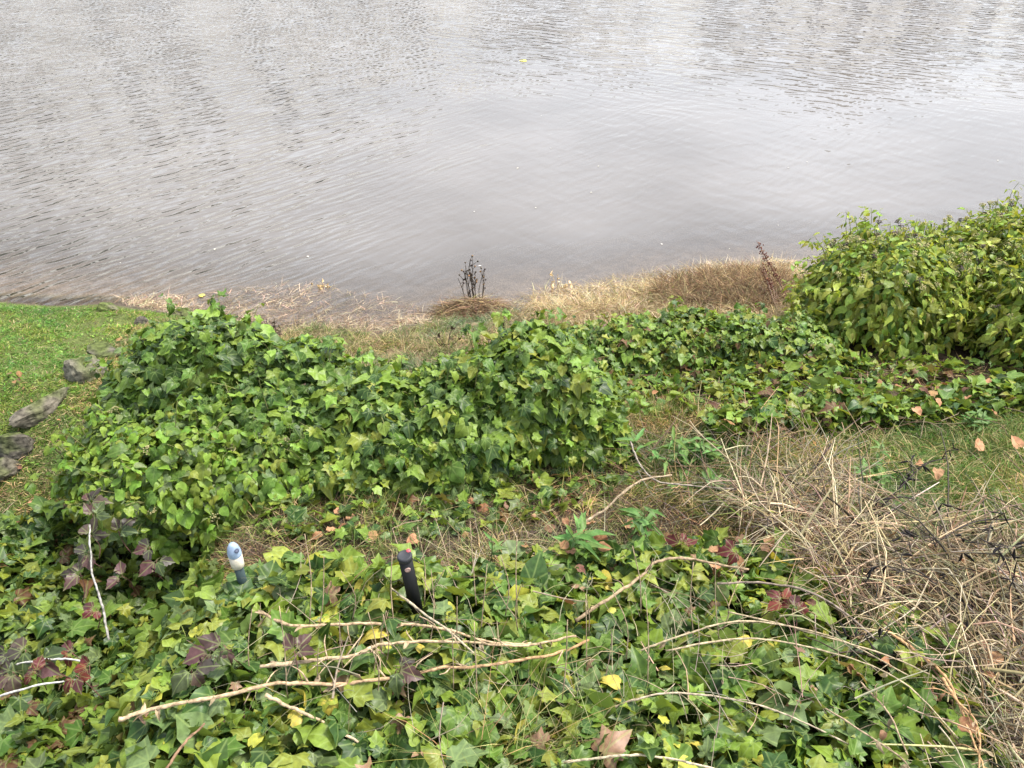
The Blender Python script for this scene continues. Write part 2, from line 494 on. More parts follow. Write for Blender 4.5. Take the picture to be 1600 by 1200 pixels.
# ------------------------------------------------------------------ the wooded far shore, seen only as dark broken reflections
def far_shore():
    rs = np.random.default_rng(77)
    n = 90
    X = rs.uniform(-150, 190, n); Y = rs.uniform(128, 150, n); Hh = rs.uniform(8, 15, n) * (0.30 + 0.8 * smooth(-50, 30, X))
    X = np.r_[X, 46, 53, 60, 40, 66]; Y = np.r_[Y, 126, 128, 126, 129, 130]; Hh = np.r_[Hh, 26, 30, 25, 20, 21]
    s = Soup()
    for x, y, h in zip(X, Y, Hh):
        k = 900                                              # clumps of foliage through a tapering crown, and the trunk
        t = rs.random(k) ** 0.8; a = rs.uniform(0, 6.283, k)
        r = h * 0.26 * np.sin(np.clip(t * 0.9 + 0.12, 0, 1) * 3.14) ** 0.6 * np.sqrt(rs.random(k)) * (1 + 0.5 * vnoise(a * 1.3 + x, t * 5 + y))
        c = np.c_[x + r * np.cos(a), y + r * np.sin(a), h * (0.14 + 0.86 * t)]
        e1 = rs.normal(size=(k, 3)); e2 = rs.normal(size=(k, 3)); sz = h * 0.035
        v = np.stack([c + e1 * sz, c - e1 * sz * 0.6 + e2 * sz, c - e2 * sz], 1).reshape(-1, 3)
        tn = np.repeat(np.array([0.028, 0.040, 0.016]) * rs.uniform(0.6, 1.5, (k, 1)), 3, axis=0)
        s.add(v, np.arange(3 * k).reshape(-1, 3), (0.3, 0.4), tn)
        tube(s, np.array([[x, y, -1.0], [x, y, h * 0.35], [x, y, h * 0.8]]), h * 0.02, h * 0.008, (0.05, 0.04, 0.03), 5)
    o = link('far_woods', s.mesh('far_woods', M_GRASS))
    tag(o, 'dark woods on the far shore mirrored in the ripples', 'woods', None, 'stuff')
far_shore()

# ------------------------------------------------------------------ leaves
def leaf_shape(kind, rs, ring=True, lobe=1.0):
    """unit leaf: base at the origin, tip at +Y; returns verts, tris, leaf coordinates"""
    if kind == 'lobed':
        h = [(0.0, 0.02), (0.14, -0.14), (0.31, -0.13), (0.45, 0.04), (0.36, 0.17), (0.57, 0.44), (0.30, 0.51), (0.18, 0.68), (0.0, 1.0)]
        h = [(a * (1 + 0.10 * (lobe - 1)), b) for a, b in h]
        h[4] = (0.36 + 0.12 * (1 - lobe), h[4][1]); h[6] = (0.30 + 0.15 * (1 - lobe), h[6][1]); h[7] = (0.18 + 0.09 * (1 - lobe), h[7][1])
    elif kind == 'heart':
        h = [(0.0, 0.03), (0.16, -0.13), (0.33, -0.06), (0.45, 0.14), (0.46, 0.34), (0.36, 0.56), (0.20, 0.78), (0.08, 0.92), (0.0, 1.0)]
    elif kind == 'ovate':
        h = [(0.0, 0.0), (0.14, 0.02), (0.27, 0.14), (0.32, 0.32), (0.27, 0.52), (0.17, 0.72), (0.07, 0.89), (0.0, 1.0)]
    elif kind == 'narrow':
        h = [(0.0, 0.0), (0.10, 0.03), (0.20, 0.17), (0.225, 0.36), (0.17, 0.58), (0.08, 0.80), (0.0, 1.0)]
    elif kind == 'lance':
        h = [(0.0, 0.0), (0.06, 0.08), (0.11, 0.3), (0.11, 0.55), (0.06, 0.82), (0.0, 1.0)]
    elif kind == 'toothed':
        h = [(0.0, 0.0), (0.16, 0.0), (0.22, 0.10), (0.33, 0.13), (0.32, 0.24), (0.40, 0.32), (0.34, 0.42), (0.35, 0.54), (0.25, 0.60), (0.22, 0.74), (0.10, 0.82), (0.0, 1.0)]
    h = np.array(h)
    a = h.copy(); b = h[1:-1][::-1].copy(); b[:, 0] *= -1
    a[1:-1] += rs.normal(0, 0.022, a[1:-1].shape); b += rs.normal(0, 0.022, b.shape)
    o = np.vstack([a, b]); n = len(o)
    c = np.array([0.0, 0.27])
    uv = [c]
    if ring: uv += list(c + 0.56 * (o - c))
    uv += list(o)
    uv = np.array(uv)
    f = []
    for k in range(n):
        k2 = (k + 1) % n
        f.append((0, 1 + k, 1 + k2))
        if ring:
            f += [(1 + k, 1 + n + k, 1 + n + k2), (1 + k, 1 + n + k2, 1 + k2)]
    fold = rs.uniform(0.0, 0.8); cup = rs.uniform(-0.35, 0.6); droop = rs.uniform(-0.1, 0.7); ph = rs.uniform(0, 6.28); wv = rs.uniform(0.02, 0.11); tw = rs.uniform(-0.35, 0.35)
    r2 = ((uv - c) ** 2).sum(1)
    th = np.arctan2(uv[:, 0], uv[:, 1] - 0.2)
    z = fold * np.abs(uv[:, 0]) * 0.6 - cup * r2 * 1.2 - droop * np.maximum(uv[:, 1] - 0.2, 0) ** 2 + wv * np.sin(th * 5 + ph) * np.sqrt(r2) * 2 + tw * uv[:, 0] * (uv[:, 1] - .2)
    v = np.c_[uv, z]
    v[:, 2] -= v[np.argmin((uv ** 2).sum(1)), 2]
    f = np.array(f)
    # petiole: a thin three-sided stalk running back and down
    m0 = len(v)
    st = np.array([[0, 0.03, -0.004], [0.02, -0.22, -0.10], [0.05, -0.42, -0.42]])
    pr = []
    for q, rr in zip(st, (0.013, 0.016, 0.018)):
        for k in range(3):
            an = k * 2.094
            pr.append(q + rr * np.array([math.cos(an), 0.0, math.sin(an)]))
    pf = []
    for i in range(2):
        for k in range(3):
            p0 = m0 + i * 3 + k; p1 = m0 + i * 3 + (k + 1) % 3
            pf += [(p0, p1, p1 + 3), (p0, p1 + 3, p0 + 3)]
    v = np.vstack([v, pr]); f = np.vstack([f, pf])
    uv = np.vstack([uv, np.zeros((9, 2))])
    return v, f, uv

def frame_from(n, tipdir):
    """rotation matrices (columns x, y=tip, z=normal)"""
    n = unit(n)
    y = tipdir - (tipdir * n).sum(1, keepdims=True) * n
    y = unit(y + 1e-6)
    x = np.cross(y, n)
    return np.stack([x, y, n], 2)

LEAF_SETS = {}
def leaf_set(key, kinds, pal, m, count=26, ring=True):
    """tinted leaf meshes that the single leaves and the joined mass both draw on"""
    rs = np.random.default_rng(abs(hash(key)) % 1000 if False else sum(map(ord, key)))
    out = []
    tints = pick(pal, count, 0.14)
    for i in range(count):
        k = kinds[i % len(kinds)]
        v, f, uv = leaf_shape(k, rs, ring, rs.uniform(0.55, 1.3))
        s = Soup(); s.add(v, f, uv, tints[i])
        out.append((v, f, uv, tints[i], s.mesh('leaf_' + key, m)))
    LEAF_SETS[key] = out
    return out

def plain_leaf(v, f, uv):
    """the same leaf with its outline kept, without inner ring and stalk, for the buried ones"""
    body = f[(f < len(v) - 9).all(1)]
    n = int((body[:, 0] == 0).sum())
    m = len(v) - 9
    k = np.r_[0, np.arange(m - n, m)]
    ff = np.array([(0, 1 + i, 1 + (i + 1) % n) for i in range(n)])
    return v[k], ff, uv[k]

def plant_leaves(parent, key, pos, nrm, tip, size, keep=300, m=None, name='leaf', mass='leaves', weights=None):
    """the `keep` leaves that show largest become parts of their own, the rest one joined part"""
    S = LEAF_SETS[key]
    n = len(pos)
    idx = R.choice(len(S), n, p=weights)
    rot = frame_from(nrm, tip)
    px, py, f = proj(pos)
    seen = (px > -40) & (px < 1640) & (py > -40) & (py < 1240)
    view = unit(np.array([0, 0, CAM_H]) - pos)
    face = np.abs((rot[:, :, 2] * view).sum(1))
    # leaves buried under others show little: count what lies in front in the same spot
    cell = np.floor(px / 14).astype(int) * 1000 + np.floor(py / 14).astype(int)
    order = np.argsort(f)
    first = np.zeros(n, bool); used = set()
    for i in order:
        if cell[i] not in used: used.add(cell[i]); first[i] = True
    score = np.where(seen, (size / f) ** 2 * (0.15 + face), 0) * np.where(first, 1.0, 0.1)
    top = np.argsort(-score)[:keep]
    top = top[score[top] > 0]
    base = np.array(parent.location)
    sel = np.zeros(n, bool); sel[top] = True
    for i in top:
        o = link(name, S[idx[i]][4], parent)
        mt = Matrix([[*(rot[i, r] * size[i]), pos[i, r] - base[r]] for r in range(3)] + [[0, 0, 0, 1]])
        o.matrix_basis = mt
    rest = np.where(~sel)[0]
    if len(rest):
        s = Soup()
        for k in range(len(S)):
            j = rest[idx[rest] == k]
            if not len(j): continue
            v, fc, uv, t, _ = S[k]
            for jj, (v_, f_, u_) in ((j[first[j] & seen[j]], (v, fc, uv)), (j[~(first[j] & seen[j])], plain_leaf(v, fc, uv))):
                if not len(jj): continue
                W = np.einsum('nij,vj->nvi', rot[jj] * size[jj][:, None, None], v_) + (pos[jj] - base)[:, None, :]
                F = (f_[None] + (np.arange(len(jj)) * len(v_))[:, None, None]).reshape(-1, 3)
                s.add(W.reshape(-1, 3), F, np.tile(u_, (len(jj), 1)), t)
        o = link(mass, s.mesh(mass, S[0][4].materials[0]), parent)
        o['kind'] = 'stuff'

DARK = (0.036, 0.075, 0.016); MID = (0.074, 0.134, 0.021); LITE = (0.145, 0.215, 0.028); OLIVE = (0.185, 0.205, 0.030); SAGE = (0.120, 0.165, 0.060)
YELL = (0.36, 0.32, 0.05); BROWN = (0.13, 0.065, 0.032); RED = (0.20, 0.035, 0.028); ORNG = (0.30, 0.13, 0.035); PINK = (0.30, 0.19, 0.11)
leaf_set('bank', ['lobed', 'lobed', 'lobed', 'heart'], [(9, MID), (7, DARK), (8, LITE), (9, OLIVE), (4, SAGE), (0.8, YELL), (1.1, PINK), (0.9, BROWN)], M_IVY, 44)
leaf_set('hollow', ['lobed'], [(8, MID), (10, DARK), (3, LITE), (3, OLIVE), (4, SAGE), (0.5, PINK), (0.5, BROWN)], M_IVY, 34)
leaf_set('shrub_dark', ['lobed', 'heart', 'heart'], [(10, MID), (6, DARK), (6, LITE), (2, SAGE)], M_IVY, 32)
leaf_set('shrub_lite', ['lobed', 'lobed', 'heart'], [(8, MID), (4, DARK), (12, LITE), (3, OLIVE), (0.2, YELL)], M_IVY, 36)
leaf_set('flowering', ['ovate', 'heart'], [(4, MID), (1, DARK), (10, (0.16, 0.25, 0.032)), (3, OLIVE), (2, SAGE), (0.3, YELL)], M_IVYA, 30)
leaf_set('bush', ['narrow', 'narrow', 'ovate'], [(4, MID), (9, (0.17, 0.245, 0.032)), (9, (0.22, 0.24, 0.036)), (8, (0.31, 0.34, 0.055))], M_IVYA, 30, False)
leaf_set('hedge', ['lobed', 'heart'], [(7, MID), (4, DARK), (10, LITE), (8, OLIVE), (0.6, YELL), (0.8, ORNG), (0.8, BROWN), (3, SAGE)], M_IVY, 44, False)

def blob_points(blobs, n, shell=(0.80, 1.06)):
    """points through the outer shell of a union of ellipsoids, with the outward normal; nothing below the ground"""
    C = np.array([b[0] for b in blobs]); A = np.array([b[1] for b in blobs])
    area = (A[:, 0] * A[:, 1] + A[:, 0] * A[:, 2] + A[:, 1] * A[:, 2])
    ps = []; ns = []; k = 0
    while k < n:
        m = n * 2
        i = R.choice(len(C), m, p=area / area.sum())
        d = unit(R.normal(size=(m, 3)))
        d[:, 2] = np.where(R.random(m) < 0.6, np.abs(d[:, 2]), d[:, 2])
        sh = R.uniform(*shell, m) * (1 + 0.16 * vnoise(d[:, 0] * 3 + i * 3.1 + 20, d[:, 1] * 3 + d[:, 2] * 2 + 20) * 1.4)
        p = C[i] + A[i] * d * sh[:, None]
        inside = np.zeros(m, bool)
        for j in range(len(C)):
            q = (((p - C[j]) / A[j]) ** 2).sum(1)
            inside |= (q < shell[0] ** 2) & (i != j)
        ok = ~inside & (p[:, 2] > ground(p[:, 0], p[:, 1]) + 0.02)
        ps.append(p[ok]); ns.append(unit(d / A[i])[ok]); k += ok.sum()
    return np.concatenate(ps)[:n], np.concatenate(ns)[:n]
UP = np.array([0, 0, 1.0])
SUNW = np.array([sd.x, sd.y, 0.0])
def shrub_orient(nrm, up=0.55, jit=0.45):
    n = len(nrm)
    nn = unit(nrm + up * UP + R.normal(0, jit, (n, 3)))
    tip = nrm * np.array([1, 1, 0.2]) + np.array([0, 0, -0.75]) + R.normal(0, 0.45, (n, 3))
    return nn, tip
def B(px, py, z, rx, ry, rz):
    return (P(px, py, z), np.array([rx, ry, rz]))

def stems_inside(parent, blobs, n, tint, r=0.006, name='stem'):
    base = np.array(parent.location)
    for _ in range(n):
        c, a = blobs[R.integers(len(blobs))]
        d = unit(R.normal(size=3)); d[2] = abs(d[2])
        e = c + a * d * 0.85
        g = np.array([c[0] + R.normal(0, 0.12), c[1] + R.normal(0, 0.12), 0]); g[2] = ground(g[0], g[1]) - 0.01
        mid = (g + e) / 2 + R.normal(0, 0.05, 3)
        s = Soup(); tube(s, spline([g, mid, e], 8) - base, r, r * 0.4, tint, 4)
        link(name, s.mesh(name, M_BARK), parent)

def umbel(parent, at_, normal, size, tint, name='flower_head'):
    """a ball of small buds on rays"""
    s = Soup()
    n = 14
    base = np.array(parent.location)
    foot = at_ - normal * size * 1.2
    for i in range(n):
        d = unit(normal * 0.9 + R.normal(0, 0.55, 3))
        e = foot + normal * size * 0.5 + d * size * 0.8
        tube(s, np.array([foot + normal * size * 0.4, e]) - base, 0.0012, 0.001, tint * np.array([0.8, 1.1, 0.8]), 3, cap=False)
        q = size * 0.16
        c = e - base
        v = c + q * np.array([[1, 0, 0], [-1, 0, 0], [0, 1, 0], [0, -1, 0], [0, 0, 1], [0, 0, -1]])
        s.add(v, [(0, 2, 4), (2, 1, 4), (1, 3, 4), (3, 0, 4), (2, 0, 5), (1, 2, 5), (3, 1, 5), (0, 3, 5)], (0.3, 0.4), tint * R.uniform(0.7, 1.3))
    tube(s, np.array([foot - normal * size * 1.5, foot + normal * size * 0.4]) - base, 0.002, 0.0015, (0.10, 0.13, 0.04), 3, cap=False)
    return link(name, s.mesh(name, M_STRAW), parent)

# --- the ivy shrub in the middle: three plants grown together
shrub_left = [B(335, 605, 0.82, 0.38, 0.34, 0.34), B(465, 648, 0.77, 0.38, 0.35, 0.31), B(255, 655, 0.68, 0.30, 0.32, 0.30), B(420, 720, 0.70, 0.45, 0.30, 0.34), B(195, 665, 0.62, 0.14, 0.18, 0.18)]
shrub_front = [B(300, 765, 0.74, 0.38, 0.30, 0.30), B(210, 740, 0.64, 0.26, 0.28, 0.28), B(410, 770, 0.74, 0.28, 0.26, 0.26)]
shrub_right = [B(600, 697, 0.76, 0.35, 0.33, 0.33), B(718, 686, 0.77, 0.36, 0.34, 0.35), B(825, 640, 0.82, 0.31, 0.32, 0.38), B(895, 675, 0.74, 0.24, 0.27, 0.29), B(560, 748, 0.74, 0.34, 0.24, 0.26), B(690, 722, 0.76, 0.32, 0.20, 0.25)]

def shrub(name, label, blobs, key, n, size, group=None, stems=26, up=0.55, shoots=125, shell=(0.76, 1.08)):
    c = np.mean([b[0] for b in blobs], axis=0)
    root = empty(name, G3(c[0], c[1]))
    tag(root, label, 'ivy', group)
    p, nr = blob_points(blobs, n, shell)
    nn, tip = shrub_orient(nr, up)
    sz = size * np.clip(R.lognormal(0, 0.30, n), 0.4, 1.7)
    # young shoots that stand out of the mass, leaves along each
    sp, sn = blob_points(blobs, shoots, (0.92, 1.0))
    base = np.array(root.location)
    for a, b in zip(sp, sn):
        d = unit(b + UP * R.uniform(0.2, 1.0) + R.normal(0, 0.3, 3)); l = R.uniform(0.05, 0.21) * size / 0.060
        q = spline([a - d * 0.06, a + d * l * 0.5, a + d * l + np.array([0, 0, -0.02]) + R.normal(0, 0.015, 3)], 9)
        s = Soup(); tube(s, q - base, 0.0026, 0.0014, (0.17, 0.17, 0.06), 4); link('shoot', s.mesh('shoot', M_BARK), root)
        k = R.integers(5, 9); i = R.integers(3, 9, k); an = R.uniform(0, 6.28, k)
        out = np.c_[np.cos(an), np.sin(an), R.normal(0, 0.3, k)]
        p = np.vstack([p, q[i] + out * size * 0.45]); nn = np.vstack([nn, unit(UP * 0.9 + 0.5 * out + R.normal(0, 0.35, (k, 3)))])
        tip = np.vstack([tip, out + np.array([0, 0, -0.6])]); sz = np.r_[sz, size * R.uniform(0.5, 1.05, k)]
    plant_leaves(root, key, p, nn, tip, sz)
    stems_inside(root, blobs, stems, (0.11, 0.085, 0.05))
    return root
sl = shrub('ivy_shrub', 'tall dark green ivy mound with drooping heart-shaped leaves next to the lawn rocks', shrub_left, 'shrub_dark', 5600, 0.057)
sf = shrub('ivy_shrub', 'pale green flowering ivy with unlobed leaves and bud clusters above the blue-tipped stake', shrub_front, 'flowering', 3900, 0.047)
sr = shrub('ivy_shrub', 'long rounded ivy mound of star-shaped leaves overhanging bare brown earth', shrub_right, 'shrub_lite', 7400, 0.058)
for blobs, root, n, tint, sz in ((shrub_front, sf, 22, np.array([0.30, 0.27, 0.12]), 0.028), (shrub_left, sl, 8, np.array([0.20, 0.17, 0.08]), 0.02)):
    p, nr = blob_points(blobs, n, (1.0, 1.08))
    for a, b in zip(p, nr): umbel(root, a + b * 0.03, unit(b + UP * 0.8), sz, tint)

# --- the bushes at the right by the water
bush_a = [B(1385, 485, 0.58, 0.50, 0.45, 0.42), B(1310, 490, 0.50, 0.29, 0.34, 0.37), B(1500, 450, 0.62, 0.40, 0.36, 0.38), B(1350, 430, 0.62, 0.24, 0.26, 0.32), B(1555, 415, 0.68, 0.30, 0.3, 0.38), B(1440, 430, 0.60, 0.28, 0.28, 0.30), B(1425, 515, 0.46, 0.34, 0.28, 0.26), B(1680, 430, 0.66, 0.5, 0.5, 0.42)]
bush_b = [B(1640, 500, 0.72, 0.36, 0.34, 0.42), B(1590, 540, 0.6, 0.26, 0.26, 0.28), B(1760, 500, 0.7, 0.5, 0.4, 0.4)]
def bush(label, blobs, n, size, umbels):
    r = shrub('flowering_ivy_bush', label, blobs, 'bush', n, size, None, 26, 0.45, 260, (0.40, 1.08))
    p, nr = blob_points(blobs, umbels * 3, (1.0, 1.10))
    k = np.argsort(-nr[:, 2])[:umbels]
    for i in k:
        tint = np.array([0.38, 0.33, 0.15]) if R.random() < 0.72 else np.array([0.12, 0.09, 0.075])
        umbel(r, p[i] + nr[i] * 0.06, unit(nr[i] + UP * 1.2), 0.028, tint)
    return r
ba = bush('big rounded yellow-green ivy bush in flower on the shore', bush_a, 15000, 0.056, 190)
bb = bush('smaller olive ivy bush in flower standing before the big shore bush', bush_b, 5600, 0.054, 70)

STAKES = [P(648, 935, 1.17)[:2]]
# --- carpets: leaves laid over a height field
def carpet(name, label, poly, key, n, size, height, layers=(0.0, -0.035, -0.08), jit=0.55, keep=300, cat='ivy', downhill=0.5):
    x, y = scatter(poly, n)
    c = np.asarray(poly)[:, :2].mean(0)
    root = empty(name, G3(c[0], c[1])); tag(root, label, cat)
    e = 0.05
    hf = lambda a, b: ground(a, b) + height(a, b)
    z = hf(x, y)
    gx = (hf(x + e, y) - hf(x - e, y)) / (2 * e); gy = (hf(x, y + e) - hf(x, y - e)) / (2 * e)
    nr = unit(np.c_[-gx, -gy, np.ones(n)])
    lay = R.choice(layers, n) + R.normal(0, 0.012, n)
    for cx, cy in STAKES:                                    # leaves hang clear of the two stakes
        near = (np.abs(x - cx) < 0.055) & (y < cy + 0.05) & (y > cy - 0.16)
        lay = np.where(near, np.minimum(lay, 0) - 0.05, lay)
    p = np.c_[x, y, z] + nr * lay[:, None]
    p[:, 2] = np.maximum(p[:, 2], ground(x, y) + 0.012)
    nn = unit(nr + R.normal(0, jit, (n, 3)) + np.array([0, 0.10, 0]))
    tip = np.c_[R.normal(0, 1, (n, 2)), R.normal(0, 0.25, n)] - downhill * np.c_[gx, gy, gx * gx + gy * gy] + np.array([0, -0.35, -0.1])
    sz = size * np.clip(R.lognormal(0, 0.32, n), 0.4, 1.75)
    plant_leaves(root, key, p, nn, tip, sz, keep)
    s = Soup()
    for _ in range(int(n / 22)):
        i = R.integers(n); a = R.uniform(0, 6.28); l = R.uniform(0.15, 0.4)
        q = np.array([[x[i] + math.cos(a) * l * t + 0.03 * R.normal(), y[i] + math.sin(a) * l * t + 0.03 * R.normal()] for t in (0, .35, .7, 1)])
        zz = ground(q[:, 0], q[:, 1]) + 0.5 * height(q[:, 0], q[:, 1]) + R.uniform(-0.02, 0.03, 4)
        tube(s, spline(np.c_[q, zz], 7) - np.array(root.location), 0.003, 0.0018, pick([(1, (0.12, 0.075, 0.045)), (1, (0.20, 0.15, 0.09))], 1)[0], 3, cap=False)
    o = link('stems', s.mesh('stems', M_BARK), root); o['kind'] = 'stuff'
    return root, hf
bank_poly = [P(a, b, z)[:2] for a, b, z in ((325, 895, 1.12), (430, 885, 1.08), (560, 900, 1.08), (700, 905, 1.08), (800, 876, 1.05), (960, 846, 1.02), (1120, 842, 1.02), (1260, 865, 1.05), (1400, 950, 1.15), (1560, 1060, 1.2), (1660, 1400, 1.3),
                                           (900, 1500, 1.3), (100, 1500, 1.3), (60, 1230, 1.3), (150, 1080, 1.26), (225, 960, 1.2))]
bank_h = lambda a, b: 0.13 + 0.10 * vnoise(a * 2.3 + 5, b * 2.3 + 1) + 0.07 * vnoise(a * 6 + 5, b * 6 + 8)
carpet('ivy_carpet', 'broad foreground bank of lobed ivy under the bare pruned vines', bank_poly, 'bank', 9000, 0.057, bank_h, (0.015, -0.045, -0.10), 0.6, downhill=0.5)
hol_poly = [P(a, b, z)[:2] for a, b, z in ((-300, 810, .6), (0, 800, .55), (110, 765, .55), (200, 790, .6), (300, 850, .72), (345, 870, .9), (330, 960, .95), (250, 1050, .95), (190, 1300, .95), (-150, 1500, .8), (-500, 1300, .7))]
carpet('ivy_carpet', 'shaded dark green ivy in the hollow beside dusky purple bramble leaves', hol_poly, 'hollow', 6800, 0.060, lambda a, b: 0.16 + 0.16 * vnoise(a * 2.1 + 1, b * 2.1 + 4) + 0.06 * vnoise(a * 6, b * 6), downhill=0.6)
hedge_poly = region([(865, 545), (960, 530), (1040, 545), (1130, 545), (1240, 552), (1330, 585), (1240, 600), (1130, 615), (1000, 608), (905, 590)])
def hedge_h(a, b):
    px, py, f = proj(np.c_[a, b, ground(a, b)])
    return 0.20 + 0.08 * vnoise(a * 3 + 2, b * 3) + 0.05 * vnoise(a * 8, b * 8)
hb = [B(900, 568, 0.42, 0.24, 0.24, 0.20), B(985, 568, 0.42, 0.28, 0.28, 0.25), B(1070, 560, 0.42, 0.34, 0.28, 0.27), B(1160, 562, 0.42, 0.30, 0.26, 0.26), B(1240, 566, 0.42, 0.30, 0.26, 0.24)]
shrub('ivy_hedge', 'low clipped-looking ivy hedge of small leaves behind the straw bank', hb, 'hedge', 6000, 0.043, None, 14, 0.6)
gap_poly = region([(890, 580), (1010, 570), (1150, 565), (1290, 565), (1400, 565), (1560, 580), (1420, 605), (1240, 625), (1100, 650), (1000, 660), (930, 640)])
carpet('ivy_carpet', 'thin yellowing ivy in the dip below the low hedge', gap_poly, 'hedge', 1150, 0.05, lambda a, b: 0.05 + 0.04 * vnoise(a * 4, b * 4), (0, -0.02))
ridge_poly = [P(a, b, .72)[:2] for a, b in ((1095, 672), (1130, 652), (1200, 634), (1310, 622), (1440, 612), (1600, 598), (1800, 580), (1800, 635), (1600, 645), (1480, 655), (1350, 668), (1200, 684), (1150, 692), (1100, 690))]
carpet('ivy_carpet', 'long low ridge of ivy running to the edge below the flowering bushes', ridge_poly, 'hedge', 2900, 0.049, lambda a, b: 0.10 + 0.09 * vnoise(a * 3 + 7, b * 3 + 2) + 0.05 * vnoise(a * 8, b * 8), downhill=0.4)
under_poly = region([(340, 860), (370, 800), (480, 790), (620, 770), (760, 770), (860, 740), (980, 700), (1010, 740), (900, 800), (760, 840), (560, 850), (430, 850)])
carpet('ivy_carpet', 'sparse creeping ivy on bare earth under the overhanging mound', under_poly, 'hollow', 480, 0.05, lambda a, b: 0.03 + 0 * a, (0, -0.01))

# ------------------------------------------------------------------ grasses and straw (uncountable)
STRAW = (0.44, 0.33, 0.16); PALE = (0.56, 0.46, 0.29); RUST = (0.215, 0.145, 0.08); GREY = (0.24, 0.20, 0.14); GRN = (0.085, 0.135, 0.026); YGRN = (0.16, 0.19, 0.04); BRT = (0.085, 0.185, 0.022)
def grass(name, label, poly, n, length, width, pal, lean=0.5, bend=0.5, dz=0.0, m=None, cat='grass', tuft=0, lie=0.0, keepz=True, wind=(0, 0, 0), ok=None, float_=False):
    if tuft:
        cx, cy = scatter(poly, max(4, n // tuft))
        i = R.integers(0, len(cx), n)
        x = cx[i] + R.normal(0, 0.022, n); y = cy[i] + R.normal(0, 0.022, n)
        tl = R.normal(0, 1, (len(cx), 2)) * lean * 0.8
        dirs = np.c_[tl[i] + R.normal(0, lean * 0.55, (n, 2)), np.ones(n) * (1 - lie)]
    else:
        x, y = scatter(poly, n)
        k = np.c_[vnoise(x * 2.5 + 3, y * 2.5), vnoise(x * 2.5 + 13, y * 2.5 + 9)] * 2 * lean
        dirs = np.c_[k + R.normal(0, lean, (n, 2)), np.ones(n) * (1 - lie)]
    dirs = dirs + np.array(wind)
    z = ground(x, y) + dz
    if float_: z = np.maximum(z, R.normal(-0.030, 0.018, n))          # buoyed up near the surface
    if ok is not None:
        q = ok(x, y); x, y, z, dirs = x[q], y[q], z[q], dirs[q]; n = len(x)
    s = Soup()
    tn = pick(pal, n, 0.2)
    dr = vnoise(x * 3.1 + 31, y * 3.1 + 17) + 0.6 * vnoise(x * 9 + 3, y * 9 + 5)      # drifts of yellower, longer growth
    tn = tn * (np.clip(np.c_[1 + 0.9 * dr, 1 + 0.35 * dr, 1 + 0.2 * dr], 0.5, 1.6) if m is None else np.clip(1 + 0.5 * dr, 0.6, 1.4)[:, None])
    blades(s, np.c_[x, y, z], dirs, length * R.uniform(0.5, 1.25, n) * (1 + 0.5 * np.clip(dr, -0.6, 0.8)), width * R.uniform(0.6, 1.3, n), bend * R.uniform(0.3, 1.3, n), tn)
    return tag(link(name, s.mesh(name, m or M_GRASS)), label, cat, None, 'stuff')
lawn_poly = region([(-500, 480), (-200, 472), (0, 474), (120, 482), (260, 490), (340, 505), (300, 560), (200, 620), (150, 700), (100, 800), (-60, 830), (-500, 800)])
grass('lawn_grass', 'bright green mossy lawn by the water', lawn_poly, 60000, 0.034, 0.0050, [(9, (0.135, 0.205, 0.028)), (5, BRT), (6, (0.20, 0.25, 0.045)), (1.5, STRAW)], 0.8, 0.5, tuft=9, ok=lambda x, y: vnoise(x * 4 + 40, y * 4 + 11) + 0.5 * vnoise(x * 11, y * 11) + R.normal(0, 0.12, len(x)) > -0.27)
grass('clover', 'broad-leaved clover and moss in the lawn', lawn_poly, 16000, 0.024, 0.011, [(5, (0.12, 0.23, 0.03)), (4, (0.17, 0.26, 0.04)), (2, GRN)], 1.3, 0.6, tuft=16)
grass('lawn_litter', 'dead straw and bits on the worn patches of lawn', lawn_poly, 3500, 0.04, 0.004, [(4, RUST), (3, STRAW), (3, (0.10, 0.07, 0.045))], 1.6, 0.3, tuft=5, lie=0.7)
side_poly = region([(200, 520), (290, 500), (330, 520), (260, 600), (170, 640), (140, 720), (90, 800), (-60, 830), (40, 700), (130, 610)])
grass('dry_lawn_grass', 'yellowed mossy turf between the rocks and the ivy', side_poly, 14000, 0.04, 0.004, [(5, YGRN), (5, STRAW), (2, RUST), (3, GRN)], 0.9, 0.5, tuft=8)
field_poly = region([(1200, 680), (1300, 650), (1450, 640), (1620, 620), (1900, 610), (1900, 840), (1600, 830), (1400, 810), (1250, 800), (1080, 790), (980, 770), (1010, 720)])
grass('meadow_grass', 'soft green grass patch below the ivy ridge', field_poly, 30000, 0.10, 0.0038, [(8, GRN), (6, YGRN), (3, BRT), (4, STRAW)], 0.65, 0.7, tuft=14)
earth_poly = region([(330, 870), (350, 800), (480, 790), (620, 770), (760, 765), (860, 730), (990, 690), (1060, 700), (1130, 780), (1290, 820), (1280, 880), (1100, 870), (950, 880), (800, 905), (600, 930), (430, 920), (340, 920)])
grass('earth_litter', 'brown dead grass and stalks on the earth under the ivy mound', earth_poly, 26000, 0.09, 0.003, [(5, (0.16, 0.105, 0.06)), (2.5, STRAW), (8, (0.075, 0.053, 0.034)), (2, YGRN)], 1.6, 0.5, tuft=8, lie=0.6)  # litter browns darkened to carry the shadow at the mound's base
bank2 = region([(395, 530), (480, 512), (620, 522), (700, 500), (800, 490), (880, 505), (905, 545), (850, 570), (700, 590), (560, 600), (420, 590)])
grass('bank_grass', 'green and straw-coloured shore grass behind the ivy mound', bank2, 15000, 0.12, 0.004, [(5, YGRN), (6, STRAW), (3, RUST), (3, GRN)], 0.7, 0.6, tuft=12)
bank3 = region([(760, 496), (860, 486), (960, 470), (1020, 455), (1130, 440), (1240, 436), (1290, 470), (1270, 520), (1160, 525), (1000, 520), (890, 540), (800, 520)])
